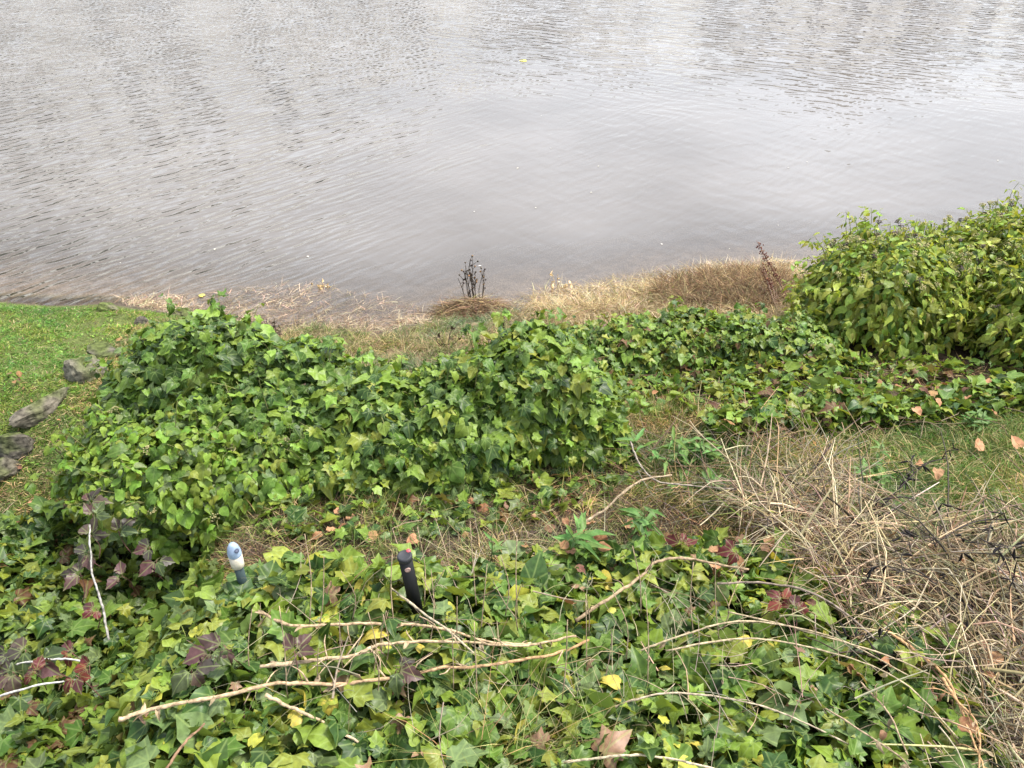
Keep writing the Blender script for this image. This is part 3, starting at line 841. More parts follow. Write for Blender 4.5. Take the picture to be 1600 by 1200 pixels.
grass('straw_bank', 'dry straw-coloured grass along the water edge', bank3, 24000, 0.17, 0.0042, [(9, (0.36, 0.265, 0.14)), (5, STRAW), (3, PALE), (5, RUST), (2, YGRN)], 0.95, 0.75, tuft=42, m=M_STRAW)
tan = region([(1020, 462), (1060, 440), (1150, 430), (1225, 432), (1240, 470), (1190, 490), (1060, 485)])
grass('brown_brush', 'matted brown brush heaped at the tip of the straw bank', tan, 12000, 0.14, 0.0035, [(7, (0.13, 0.08, 0.045)), (5, (0.20, 0.12, 0.06)), (2, STRAW), (1, (0.06, 0.075, 0.03))], 1.3, 0.5, dz=0.045, tuft=18, m=M_STRAW)
sub_poly = np.array([P(a, b, -0.03) for a, b in ((180, 470), (330, 462), (440, 448), (540, 455), (640, 480), (700, 488), (690, 512), (600, 530), (480, 525), (330, 510), (220, 490))])
grass('drowned_straw', 'pale drowned straw washing in the shallows', sub_poly, 12000, 0.10, 0.0034, [(4, PALE), (5, (0.40, 0.30, 0.20)), (4, (0.30, 0.22, 0.15))], 1.8, 0.3, tuft=14, lie=0.75, m=M_STRAW, float_=True)
sub2 = np.array([P(a, b, -0.03) for a, b in ((790, 480), (860, 455), (930, 448), (1010, 430), (1100, 418), (1220, 412), (1260, 425), (1230, 440), (1020, 458), (900, 480), (820, 490))])
grass('drowned_straw', 'pale drowned straw fringing the straw bank', sub2, 7000, 0.12, 0.0034, [(6, PALE), (4, STRAW)], 1.3, 0.3, tuft=16, lie=0.55, m=M_STRAW, float_=True)
fore_poly = [P(a, b, 1.2)[:2] for a, b in ((690, 1190), (800, 1120), (900, 1130), (980, 1200), (900, 1270), (720, 1260))]
grass('seed_grass', 'wispy pale seed grass sprouting through the foreground ivy', fore_poly, 420, 0.42, 0.0030, [(5, (0.30, 0.30, 0.12)), (4, YGRN), (3, STRAW)], 0.45, 0.35, dz=0.0)
fore2 = [P(a, b, 1.1)[:2] for a, b in ((640, 830), (780, 790), (900, 780), (980, 800), (900, 850), (760, 880))]
grass('seed_grass', 'thin dry grass standing around the black stake', fore2, 420, 0.20, 0.0026, [(5, STRAW), (4, YGRN), (4, PALE), (2, RUST)], 0.6, 0.5)

grass('dip_litter', 'brown straw and leaf litter in the dip below the low hedge', gap_poly, 9000, 0.07, 0.0045, [(5, RUST), (4, STRAW), (4, (0.12, 0.08, 0.05)), (3, YGRN)], 1.5, 0.4, tuft=7, lie=0.5)
grass('earth_grass', 'thin green tufts on the earth below the ivy mound', earth_poly, 5200, 0.11, 0.0032, [(5, GRN), (5, YGRN), (4, STRAW)], 0.7, 0.6, tuft=13)
end_poly = region([(940, 650), (1010, 630), (1090, 640), (1130, 670), (1120, 730), (1020, 740), (950, 710)])
grass('end_litter', 'brown straw where the ivy mound ends', end_poly, 4500, 0.09, 0.0036, [(5, RUST), (4, STRAW), (4, (0.10, 0.07, 0.045))], 1.4, 0.4, tuft=8, lie=0.5)
grass('end_grass', 'green tufts where the ivy mound ends', end_poly, 3800, 0.12, 0.0036, [(5, GRN), (5, YGRN), (2, STRAW)], 0.7, 0.6, tuft=12)
# mat of dead rushes
mat_c = PG(740, 487)
th = R.uniform(0, 6.28, 2600); rr = np.sqrt(R.random(2600)) * (0.75 + 0.9 * np.abs(vnoise(np.cos(th) * 2.3 + 4, np.sin(th) * 2.3 + 9)) + 0.25 * R.random(2600))
mxy = np.c_[mat_c[0] + 0.27 * rr * np.cos(th), mat_c[1] + 0.13 * rr * np.sin(th)]
mz = np.maximum(ground(mxy[:, 0], mxy[:, 1]), -0.01) + 0.11 * np.maximum(1 - rr ** 2, 0) * R.random(2600)
s = Soup()
blades(s, np.c_[mxy, mz], np.c_[R.choice([-1, 1], 2600) + R.normal(0, .4, 2600), R.normal(-0.1, 0.7, 2600), R.normal(0.15, 0.22, 2600)], 0.16, 0.004, 0.35, pick([(5, RUST), (4, (0.17, 0.11, 0.065)), (2, STRAW)], 2600, 0.25))
tag(link('rush_mat', s.mesh('rush_mat', M_STRAW)), 'matted heap of dead brown rushes at the foot of the bare seedheads', 'rushes', None, 'stuff')

# dry tangle at the right
tang_poly = region([(1130, 790), (1230, 770), (1330, 780), (1420, 850), (1600, 870), (1900, 870), (1900, 1500), (1560, 1500), (1500, 1200), (1400, 1090), (1300, 980), (1230, 900), (1150, 840)])
def tangle(name, label, poly, n, lo, hi, r, pal, lift):
    x, y = scatter(poly, n); s = Soup()
    tn = pick(pal, n, 0.22)
    for i in range(n):
        a = 7.5 * float(vnoise(x[i] * 2.2 + 50, y[i] * 2.2 + 8)) + R.normal(0.2, 0.85) + (math.pi if R.random() < 0.4 else 0); l = R.uniform(lo, hi)
        el = R.uniform(-0.05, 0.95)
        d = np.array([math.cos(a), math.sin(a), 0])
        b = np.array([x[i], y[i], ground(x[i], y[i]) + R.uniform(0.0, lift) + 0.06 * (lift > 0.1)])
        e = b + d * l * math.cos(el) + UP * l * math.sin(el) * 0.7
        md = (b + e) / 2 + UP * l * R.uniform(0, 0.16) + R.normal(0, 0.016, 3) * l / 0.3
        for q in (md, e): q[2] = max(q[2], ground(q[0], q[1]) + 0.01)
        q = spline([b, md, e], 5); r_ = r * min(R.lognormal(-0.1, 0.5), 2.6)
        tube(s, q, r_, r_ * 0.4, tn[i], 3, cap=False)
        if R.random() < 0.35:                               # a fork
            f_ = q[R.integers(1, 4)]; dd = unit(e - b + R.normal(0, 0.5, 3) * l)
            tube(s, np.array([f_, f_ + dd * l * 0.25 + R.normal(0, 0.006, 3), f_ + dd * l * 0.45]), r_ * 0.6, r_ * 0.3, tn[i], 3, cap=False)
    return tag(link(name, s.mesh(name, M_STRAW)), label, 'dry stalks', None, 'stuff')
tangle('dry_tangle', 'dense tangle of dead straw-coloured weed stalks', tang_poly, 2000, 0.08, 0.40, 0.0025, [(8, (0.42, 0.325, 0.19)), (4, (0.29, 0.24, 0.165)), (3, RUST), (4, PALE), (2, (0.07, 0.055, 0.042))], 0.13)
tangle('fine_stalks', 'fine dead stalks strewn over the foreground ivy', [P(a, b, 1.15)[:2] for a, b in ((420, 900), (800, 880), (1150, 860), (1400, 960), (1500, 1180), (900, 1230), (500, 1180), (350, 1020))], 300, 0.06, 0.26, 0.0016, [(5, (0.38, 0.31, 0.20)), (4, (0.28, 0.22, 0.15)), (2, RUST)], 0.16)
tang2 = region([(1000, 700), (1150, 670), (1260, 690), (1330, 740), (1250, 830), (1080, 800), (960, 790)])
tangle('dry_tangle', 'loose brown twigs and stalks around the green weed', tang2, 420, 0.10, 0.34, 0.0020, [(5, GREY), (4, RUST), (3, STRAW)], 0.05)

grass('dry_grass', 'broken straw blades strewn through the weed tangle', tang_poly, 5000, 0.13, 0.0042, [(4, STRAW), (2, PALE), (7, GREY), (4, RUST), (1.5, YGRN), (2, (0.08, 0.06, 0.045))], 1.3, 0.35, dz=0.14, m=M_STRAW, lie=0.55, tuft=6)
grass('green_grass', 'green grass growing up through the weed stalks', region([(1000, 720), (1250, 690), (1420, 800), (1640, 820), (1640, 940), (1400, 880), (1250, 840), (1050, 800)]), 5000, 0.12, 0.0036, [(5, GRN), (5, YGRN), (3, STRAW)], 0.6, 0.6, tuft=10)
# ------------------------------------------------------------------ rocks on the lawn
def rock(px, py, w_, d_, h_, rotz, tint, label, moss=0.0, seed=0):
    rs = np.random.default_rng(seed)
    import bmesh
    bm = bmesh.new(); bmesh.ops.create_icosphere(bm, subdivisions=4, radius=1)
    v = np.array([q.co[:] for q in bm.verts]); f = np.array([[q.index for q in t.verts] for t in bm.faces]); bm.free()
    for _ in range(12):                                      # cleave flat faces
        n = unit(rs.normal(size=3)); k = rs.uniform(0.42, 0.8)
        dd = v @ n; v = v - np.maximum(dd - k, 0)[:, None] * n * 0.92
    v = v * (1 + 0.16 * vnoise(v[:, 0] * 3 + seed, v[:, 1] * 3 + v[:, 2] * 3)[:, None] + 0.10 * vnoise(v[:, 0] * 8 + seed, v[:, 1] * 8 + v[:, 2] * 7)[:, None] + 0.05 * vnoise(v[:, 0] * 19 + seed, v[:, 1] * 19 + v[:, 2] * 17)[:, None])
    v = v * np.array([w_, d_, h_])
    c, s_ = math.cos(rotz), math.sin(rotz)
    v = v @ np.array([[c, s_, 0], [-s_, c, 0], [0, 0, 1]])
    t = np.tile(np.array(tint), (len(v), 1))
    if moss:
        k = (np.clip(vnoise(v[:, 0] * 14, v[:, 1] * 14) * 3 + moss, 0, 1) * (v[:, 2] > 0))[:, None]
        t = t * (1 - k) + np.array([0.07, 0.085, 0.025]) * k
    so = Soup(); so.add(v, f, (0, 0), t)
    o = link('rock', so.mesh('rock', M_ROCK, False))
    g = PG(px, py); o.location = (g[0], g[1], g[2] + h_ * 0.10)
    return tag(o, label, 'rock', 'rocks edging the lawn')
RK = (0.085, 0.076, 0.055)
rock(143, 585, 0.13, 0.11, 0.15, 0.3, (0.13, 0.118, 0.085), 'pale upright boulder at the end of the lawn rocks', 0.15, 3)
rock(165, 550, 0.13, 0.09, 0.05, -0.3, RK, 'flat mossy stone sunk in turf just behind the pale boulder', 0.35, 8)
rock(68, 643, 0.20, 0.085, 0.085, 0.95, (0.12, 0.105, 0.078), 'long narrow slab of stone pointing at the water', 0.1, 12)
rock(22, 695, 0.16, 0.14, 0.08, 0.5, (0.075, 0.066, 0.05), 'broad dark slab at the left edge of the lawn', 0.1, 15)
rock(2, 728, 0.13, 0.11, 0.07, 0.9, RK, 'small grey stone below the broad dark slab', 0.05, 16)
rock(225, 507, 0.06, 0.05, 0.06, 0.2, (0.11, 0.095, 0.07), 'small dark stone near the drowned straw', 0.0, 22)
rock(295, 494, 0.13, 0.08, 0.07, -0.2, (0.13, 0.11, 0.07), 'brown mossy stone half in the shallows', 0.3, 25)
rock(165, 484, 0.11, 0.07, 0.07, 0.1, (0.09, 0.085, 0.05), 'mossy hump of stone on the lawn edge by the water', 0.6, 31)

# ------------------------------------------------------------------ two garden stakes
def lathe(s, prof, origin, axis, tint, sides=16):
    axis = unit(np.asarray(axis, float)); a = unit(np.cross(axis, [0.3, 1, 0.2])); b = np.cross(axis, a)
    ang = np.linspace(0, 2 * math.pi, sides, endpoint=False)
    v = []
    for r, h in prof:
        v += [origin + axis * h + r * (math.cos(k) * a + math.sin(k) * b) for k in ang]
    f = []
    for i in range(len(prof) - 1):
        for k in range(sides):
            q = i * sides + k; q2 = i * sides + (k + 1) % sides
            f += [(q, q2, q2 + sides), (q, q2 + sides, q + sides)]
    s.add(v, f, (0.3, 0.4), tint)
def plastic(name, rough):
    return tint_material(name, rough, 0, 55, 0.62, 1.12, 0.4, 0.15)
M_PLA = plastic('matt_plastic', 0.42); M_BLK = tint_material('black_plastic', 0.55, 0, 12, 0.9, 1.1, 0.2, 0.02)
base = P(378, 905, 1.17)
top = P(362, 849, 1.35)
axis = unit(top - base); ln = np.linalg.norm(top - base)
st = empty('garden_stake', base - axis * 0.12)
tag(st, 'garden stake with cream collar and blue-grey pointed cap beside the ivy', 'stake')
loc = np.array(st.location)
s = Soup(); lathe(s, [(0, 0), (0.0145, 0.0), (0.0145, 0.12 + ln * 0.42), (0, 0.12 + ln * 0.42)], np.zeros(3), axis, (0.04, 0.06, 0.06)); link('shaft', s.mesh('shaft', M_BLK), st)
h0 = 0.12 + ln * 0.40
s = Soup(); lathe(s, [(0, h0), (0.0200, h0), (0.0205, h0 + 0.002), (0.0212, h0 + ln * 0.30), (0, h0 + ln * 0.30)], np.zeros(3), axis, (0.52, 0.47, 0.36)); link('collar', s.mesh('collar', M_PLA), st)
h1 = h0 + ln * 0.30
s = Soup(); lathe(s, [(0.0212, h1 + 0.0008), (0.0214, h1 + 0.002), (0.0205, h1 + ln * 0.10), (0.0170, h1 + ln * 0.19), (0.0110, h1 + ln * 0.265), (0.006, h1 + ln * 0.295), (0, h1 + ln * 0.30)], np.zeros(3), axis, (0.30, 0.38, 0.50)); capo = link('cap', s.mesh('cap', M_PLA), st)
toc = unit(np.array([0, 0, CAM_H]) - top); side = unit(toc - (toc @ axis) * axis)
side = unit(side * 0.8 + np.array([0.6, 0, 0]))
side = unit(side - (side @ axis) * axis)
s = Soup(); lathe(s, [(0.0075, -0.004), (0.0078, 0.0006), (0.006, 0.0012), (0, 0.0012)], axis * (h1 + ln * 0.175) + side * 0.0176, unit(side + axis * 0.5), (0.05, 0.06, 0.09), 12); link('dark_disc', s.mesh('dark_disc', M_BLK), capo)  # raised disc; its dark colour stands for the shade inside an opening

base = P(648, 940, 1.16); top = P(632, 868, 1.37); axis = unit(top - base); ln = np.linalg.norm(top - base)
st = empty('post', base - axis * 0.12)
tag(st, 'black plastic post with a flat cap standing in the ivy', 'post')
bk = (0.008, 0.008, 0.008)
s = Soup(); lathe(s, [(0, 0), (0.021, 0), (0.0205, 0.12 + ln * 0.93), (0, 0.12 + ln * 0.93)], np.zeros(3), axis, bk, 20); sh = link('shaft', s.mesh('shaft', M_BLK), st)
h = 0.12 + ln * 0.93 + 0.0006
s = Soup(); lathe(s, [(0.0205, h), (0.0228, h + 0.001), (0.0232, h + 0.012), (0.0215, h + 0.016), (0.0175, h + 0.0172), (0.017, h + 0.0166), (0, h + 0.0172)], np.zeros(3), axis, (0.030, 0.031, 0.034), 20); link('cap', s.mesh('cap', M_BLK), st)
toc = unit(np.array([0, 0, CAM_H]) - top); side = unit(toc - (toc @ axis) * axis)
s = Soup(); lathe(s, [(0.009, -0.004), (0.009, 0.0012), (0.0078, 0.0018), (0.004, 0.0008), (0, 0.0006)], axis * (0.12 + ln * 0.80) + side * 0.0204, side, (0.42, 0.27, 0.22), 12); link('disc', s.mesh('disc', M_PLA), sh)
s = Soup(); lathe(s, [(0.006, 0), (0.0075, 0.004), (0.007, 0.011), (0, 0.013)], axis * (h + 0.0085) - side * 0.017 + np.array([0.012, 0, 0]), unit(axis + np.array([0.4, 0, 0])), (0.55, 0.08, 0.09), 10); link('knob', s.mesh('knob', M_PLA), st)

# ------------------------------------------------------------------ bare stems, each one a thing
def curve_px(pts, n):
    return spline([P(a, b, z) for a, b, z in pts], n)
def stem(name, label, pts, r0, r1, tint, cat, n=None, knots=0.18, side_twigs=0, group=None, tint2=None, sides=6, flakes=0):
    c = curve_px(pts, n or 8 * len(pts))
    kn = np.cumsum(R.normal(0, r0 * 0.28, c.shape), axis=0); kn -= np.linspace(0, 1, len(c))[:, None] * kn[-1]; c = c + kn * 0.8
    if not side_twigs and not flakes:
        s = Soup(); tube(s, c - c[0], r0, r1, tint, sides, knots, tint2=tint2)
        o = link(name, s.mesh(name, M_BARK)); o.location = tuple(c[0]); return tag(o, label, cat, group)
    root = empty(name, c[0]); tag(root, label, cat, group)
    s = Soup(); tube(s, c - c[0], r0, r1, tint, sides, knots, tint2=tint2); link('cane', s.mesh('cane', M_BARK), root)
    for _ in range(side_twigs):
        i = R.integers(2, len(c) - 2); l = R.uniform(0.03, 0.09)
        d = unit(np.array([R.normal(0, 0.7), R.normal(0, 0.7), R.uniform(-0.5, 0.8)]))
        q = np.array([c[i], c[i] + d * l * 0.5 + R.normal(0, 0.006, 3), c[i] + d * l + np.array([0, 0, -0.012])])
        s = Soup(); tube(s, spline(q, 6) - c[0], r0 * 0.45, r0 * 0.2, np.array(tint) * 0.9, 4, 0.2); link('side_shoot', s.mesh('side_shoot', M_BARK), root)
    for _ in range(flakes):
        i = R.integers(2, len(c) - 2)
        v, f, uv = leaf_shape('ovate', np.random.default_rng(R.integers(999)))
        v = v * np.array([0.020, 0.032, 0.05]); rot = frame_from(R.normal(size=(1, 3)) + UP, R.normal(size=(1, 3)))[0]
        s = Soup(); s.add((v @ rot.T) + c[i] - c[0], f, uv, np.array([0.36, 0.27, 0.17]) * R.uniform(0.6, 1.2)); link('withered_leaf', s.mesh('withered_leaf', M_DEAD), root)
    return root
TAN = (0.42, 0.31, 0.19); TAN2 = (0.36, 0.21, 0.10); GR = (0.25, 0.21, 0.165)
Z = 1.265
stem('pruned_vine', 'longest bare tan vine lying lowest across the foreground ivy', [(185, 1122, Z), (225, 1107, Z), (330, 1086, Z + .022), (430, 1066, Z + .02), (520, 1064, Z + .015), (610, 1056, Z + .01), (690, 1042, Z), (770, 1036, Z), (860, 1022, Z - .02), (920, 1000, Z - .04)], 0.0066, 0.0040, TAN, 'vine', side_twigs=12, tint2=TAN2, flakes=7)
stem('pruned_vine', 'forked tan vine lying just above the longest vine', [(405, 1042, Z), (480, 1034, Z), (545, 1028, Z), (585, 1008, Z), (620, 1004, Z), (720, 1000, Z), (830, 1006, Z - .02), (900, 994, Z - .03)], 0.0062, 0.0036, TAN, 'vine', side_twigs=13, tint2=(0.40, 0.29, 0.17), flakes=5)
stem('pruned_vine', 'thin tan vine lying highest, nearest the black post', [(405, 955, Z - .03), (450, 975, Z - .03), (520, 976, Z - .03), (600, 975, Z - .03), (680, 982, Z - .03), (760, 1002, Z - .03), (830, 1005, Z - .03)], 0.0055, 0.004, (0.38, 0.27, 0.16), 'vine', side_twigs=6, flakes=3)
stem('vine_stub', 'short broken side branch hanging below the longest vine', [(415, 1085, Z + .02), (440, 1098, Z + .01), (490, 1122, Z), (560, 1160, Z - .03)], 0.006, 0.003, TAN, 'vine')
stem('thorny_stem', 'pale thin stem leaning up right past the black post', [(590, 900, 1.15), (640, 945, 1.25), (700, 985, 1.3), (740, 1020, 1.3)], 0.004, 0.003, (0.40, 0.33, 0.22), 'twig')
stem('arching_stem', 'curved pale stem arching over ivy at the lower centre', [(930, 1125, 1.22), (985, 1095, 1.28), (1060, 1083, 1.30), (1140, 1092, 1.30), (1230, 1118, 1.28), (1330, 1165, 1.25)], 0.0034, 0.0022, (0.36, 0.29, 0.20), 'stem', side_twigs=3)
stem('arching_stem', 'pale stem curving along the bottom edge of the picture', [(880, 1190, 1.3), (960, 1180, 1.32), (1040, 1184, 1.33), (1110, 1200, 1.33), (1180, 1225, 1.33)], 0.0035, 0.003, (0.44, 0.36, 0.24), 'stem')
stem('dry_branch', 'straight bare grey stem rising between ivy mound and green weed', [(905, 822, 1.0), (950, 790, 1.05), (1000, 752, 1.12), (1050, 742, 1.15)], 0.0055, 0.003, (0.40, 0.30, 0.19), 'stem', side_twigs=3)
stem('dry_branch', 'forked grey stem drooping beside the green weed', [(985, 690, 1.0), (1000, 725, 1.02), (1030, 752, 1.0), (1090, 760, .98), (1180, 768, .98)], 0.004, 0.003, GR, 'stem', side_twigs=3)
stem('dry_branch', 'twisted brown stem lying across the ivy behind the straw stalks', [(900, 970, 1.16), (950, 935, 1.18), (1000, 900, 1.18), (1030, 878, 1.18), (1080, 872, 1.16), (1170, 890, 1.14)], 0.006, 0.004, (0.28, 0.20, 0.12), 'stem', side_twigs=4)
stem('dry_branch', 'smooth brown stem crossing dark red leaves', [(1120, 912, 1.18), (1180, 910, 1.2), (1250, 922, 1.22), (1320, 960, 1.24), (1370, 1000, 1.24)], 0.004, 0.003, (0.22, 0.17, 0.13), 'stem')
stem('dry_branch', 'white silvery bramble cane in the hollow, upper of two', [(25, 1038, .98), (80, 1030, 1.0), (135, 1034, .99)], 0.004, 0.003, (0.42, 0.40, 0.36), 'cane')
stem('dry_branch', 'white silvery bramble cane in the hollow, lower of two', [(-40, 1100, 1.0), (40, 1075, 1.02), (120, 1062, 1.0)], 0.0038, 0.003, (0.42, 0.40, 0.36), 'cane')
stem('bramble_cane', 'grey leaning bramble cane among dark purple leaves', [(170, 1000, .85), (160, 950, .9), (145, 900, .95), (139, 855, 1.0), (140, 820, 1.02)], 0.0042, 0.003, (0.30, 0.28, 0.25), 'cane')
stem('dry_branch', 'dark brown stem in the lowest foreground ivy', [(255, 1210, 1.32), (290, 1160, 1.34), (320, 1130, 1.34)], 0.004, 0.003, (0.20, 0.12, 0.07), 'stem')
# straw stalks sweeping over the right side
sw = [([(1000, 1012, 1.24), (1080, 990, 1.27), (1180, 985, 1.28), (1300, 1010, 1.27), (1420, 1060, 1.25)], 'long straw stalk bent flat, first of the pale sheaf'),
      ([(1030, 1020, 1.24), (1150, 1000, 1.28), (1280, 1020, 1.30), (1390, 1070, 1.3), (1500, 1160, 1.3)], 'long straw stalk curving down towards the right corner'),
      ([(1250, 880, 1.15), (1330, 925, 1.2), (1420, 960, 1.22), (1540, 985, 1.2)], 'bent straw stalk running into the tangle below the grass'),
      ([(1370, 975, 1.22), (1440, 1020, 1.26), (1490, 1080, 1.3), (1530, 1150, 1.3), (1545, 1230, 1.3)], 'thick orange straw stalk dropping to the lower right corner'),
      ([(1470, 1060, 1.3), (1500, 1100, 1.33), (1520, 1150, 1.33), (1530, 1240, 1.3)], 'split orange stalk beside the thick one'),
      ([(1240, 1070, 1.25), (1330, 1130, 1.27), (1400, 1190, 1.28), (1430, 1230, 1.28)], 'brown stalk slanting down through the lower ivy'),
      ([(1340, 1050, 1.25), (1390, 1110, 1.28), (1420, 1180, 1.3)], 'short brown stalk with a forked tip near the lower ivy'),
      ([(1300, 890, 1.1), (1400, 875, 1.15), (1490, 857, 1.18), (1600, 845, 1.15)], 'grey level twig crossing over the meadow grass'),
      ([(1600, 1020, 1.25), (1540, 1010, 1.27), (1470, 1030, 1.27), (1400, 1000, 1.25)], 'pale stalk crossing the tangle near the right edge'),
      ([(1130, 960, 1.2), (1230, 975, 1.24), (1330, 1000, 1.26), (1430, 1035, 1.26), (1540, 1100, 1.24)], 'slender straw stalk slanting through the middle of the tangle')]
for i, (pts, lab) in enumerate(sw):
    t = (0.38, 0.30, 0.185) if 'orange' not in lab else (0.42, 0.25, 0.12)
    if 'grey' in lab: t = GR
    if 'brown' in lab: t = (0.30, 0.22, 0.14)
    pts = [(a + R.normal(0, 7), b + R.normal(0, 7), c - 0.03 + R.normal(0, 0.012)) for a, b, c in pts]
    stem('dry_stalk', lab, pts, 0.0050 if 'thick' in lab else 0.0031, 0.0018, t, 'stalk', side_twigs=4, sides=5, flakes=2)
# fine upright twigs in front of the vines
for k in range(34):
    px = R.uniform(340, 760) if k < 22 else R.uniform(760, 1150); py = R.uniform(940, 1110)
    l = R.uniform(60, 150)
    stem('dry_twig', 'thin upright dry twig poking out of the foreground ivy', [(px, py, 1.20), (px + R.normal(0, 5), py - l * .5, 1.30), (px + R.normal(0, 9), py - l, 1.40)], 0.0019, 0.0012, (0.28, 0.21, 0.13), 'twig', 7, 0.2, 0, 'upright twigs in the foreground ivy', sides=4)

# black twisted pods on dead broom-like stems
def pod_plant(label, spine, pods, sub):
    c = curve_px(spine, 16); root = empty('dead_pod_plant', c[0]); tag(root, label, 'plant')
    s = Soup(); tube(s, c - c[0], 0.0035, 0.002, (0.05, 0.04, 0.035), 5, 0.2); link('stem', s.mesh('stem', M_BARK), root)
    for _ in range(sub):
        i = R.integers(3, len(c)); d = unit(R.normal(size=3) * np.array([1, 1, 0.7]) + UP * 0.2); l = R.uniform(0.06, 0.16)
        q = spline([c[i], c[i] + d * l * 0.5 + R.normal(0, .01, 3), c[i] + d * l], 6)
        s = Soup(); tube(s, q - c[0], 0.0022, 0.0012, (0.06, 0.05, 0.04), 4, 0.2); br = link('branch', s.mesh('branch', M_BARK), root)
        for _ in range(pods):
            b = q[R.integers(2, 6)]; d2 = unit(R.normal(size=3) - UP * 0.6); l2 = R.uniform(0.03, 0.06)
            t = np.linspace(0, 1, 7)[:, None]; per = unit(np.cross(d2, R.normal(size=3)))
            qq = b + d2 * l2 * t + per * 0.005 * np.sin(t * 2.6)
            s = Soup(); prof = np.array([0.0012, .003, .0042, .0045, .004, .0028, .0006])
            a1 = per; a2 = np.cross(d2, per); an = np.linspace(0, 6.283, 5)[:-1]
            v = (qq[:, None] + prof[:, None, None] * (np.cos(an)[None, :, None] * a1 + 0.45 * np.sin(an)[None, :, None] * a2)).reshape(-1, 3) - c[0]
            f = [g for i_ in range(6) for k_ in range(4) for g in ((i_ * 4 + k_, i_ * 4 + (k_ + 1) % 4, (i_ + 1) * 4 + (k_ + 1) % 4), (i_ * 4 + k_, (i_ + 1) * 4 + (k_ + 1) % 4, (i_ + 1) * 4 + k_))]
            s.add(v, f, (0.3, 0.4), (0.014, 0.012, 0.012)); link('pod', s.mesh('pod', M_BARK), br)
    return root
pod_plant('dead stem with black twisted pods over the green grass', [(1330, 850, .95), (1380, 790, 1.05), (1440, 730, 1.12), (1480, 715, 1.15)], 3, 8)
pod_plant('dark dead stem with black pods reaching in from the picture edge', [(1640, 820, 1.0), (1580, 812, 1.15), (1520, 816, 1.2), (1460, 850, 1.2)], 3, 6)
pod_plant('cluster of black pods hanging in the middle of the dry tangle', [(1520, 960, 1.05), (1470, 920, 1.2), (1430, 890, 1.28), (1400, 895, 1.28)], 4, 7)
pod_plant('black pods on dark twigs at the upper edge of the dry tangle', [(1600, 960, 1.1), (1580, 900, 1.25), (1560, 860, 1.32), (1530, 840, 1.35)], 3, 8)
pod_plant('few black pods low down in the dry tangle beside ivy', [(1400, 1060, 1.1), (1370, 1020, 1.2), (1350, 990, 1.22)], 3, 4)

# ------------------------------------------------------------------ dead flower stalks by the water
def seed_plant():
    g = PG(742, 478); root = empty('dead_seedheads', g); tag(root, 'bare dark stalks with round seedheads standing against the water', 'dead plant')
    for k in range(14):
        x0 = R.normal(0, 0.035); tip = np.array([x0 * 1.4 + R.normal(-0.02, 0.03), R.normal(0, 0.03), R.uniform(0.24, 0.36)])
        q = spline([[x0, R.normal(0, .02), -0.02], tip * np.array([.7, .5, .5]) + R.normal(0, .012, 3), tip], 9)
        s = Soup(); tube(s, q, 0.0034, 0.0018, (0.07, 0.055, 0.04), 5, 0.15); st_ = link('stalk', s.mesh('stalk', M_BARK), root)
        for b in range(3):
            i = R.integers(4, 9); d = unit(np.array([R.normal(0, .5), R.normal(0, .4), 1])); l = R.uniform(0.03, 0.08)
            e = q[i] + d * l
            s = Soup(); tube(s, np.array([q[i], q[i] + d * l * .6 + R.normal(0, .004, 3), e]), 0.002, 0.0014, (0.07, 0.055, 0.04), 4)
            lathe(s, [(0.001, 0), (0.006, 0.003), (0.0075, 0.008), (0.005, 0.013), (0, 0.014)], e, d, pick([(3, (0.06, .045, .035)), (1, (0.22, .12, .05))], 1)[0], 7)
            link('seedhead', s.mesh('seedhead', M_BARK), st_)
seed_plant()
def dock():
    g = PG(1222, 490); root = empty('dock_stalk', g); tag(root, 'rusty brown seed spike leaning beside the big flowering bush', 'dead plant')
    top = P(1182, 376, 0.50)
    for k in range(8):
        b = np.array([R.normal(0, 0.04), R.normal(0, 0.03), -0.01])
        tp = (top - g) * (1.0 if k == 0 else R.uniform(0.45, 0.8)) + (0 if k == 0 else 1) * R.normal(0, 0.05, 3)
        q = spline([b, (b + tp) / 2 + R.normal(0, .012, 3), tp], 14)
        s = Soup(); tube(s, q, 0.0042, 0.002, (0.24, 0.16, 0.11) if k else (0.14, 0.07, 0.05), 5, 0.12); st_ = link('stalk', s.mesh('stalk', M_BARK), root)
        if k < 3:
            s = Soup()
            for _ in range(150 if k == 0 else 70):
                i = R.uniform(0.5, 1) * 13; p = q[int(i)] + R.normal(0, 0.013, 3)
                sz = R.uniform(0.003, 0.007); v = p + sz * np.array([[1, 0, 0], [-1, 0, 0], [0, 1, 0], [0, -1, 0], [0, 0, 1.3], [0, 0, -1.3]])
                s.add(v, [(0, 2, 4), (2, 1, 4), (1, 3, 4), (3, 0, 4), (2, 0, 5), (1, 2, 5), (3, 1, 5), (0, 3, 5)], (0.3, 0.4), pick([(3, (0.13, 0.05, 0.035)), (1, (0.22, 0.11, 0.06))], 1)[0])
            o = link('seeds', s.mesh('seeds', M_BARK), st_); o['kind'] = 'stuff'
dock()
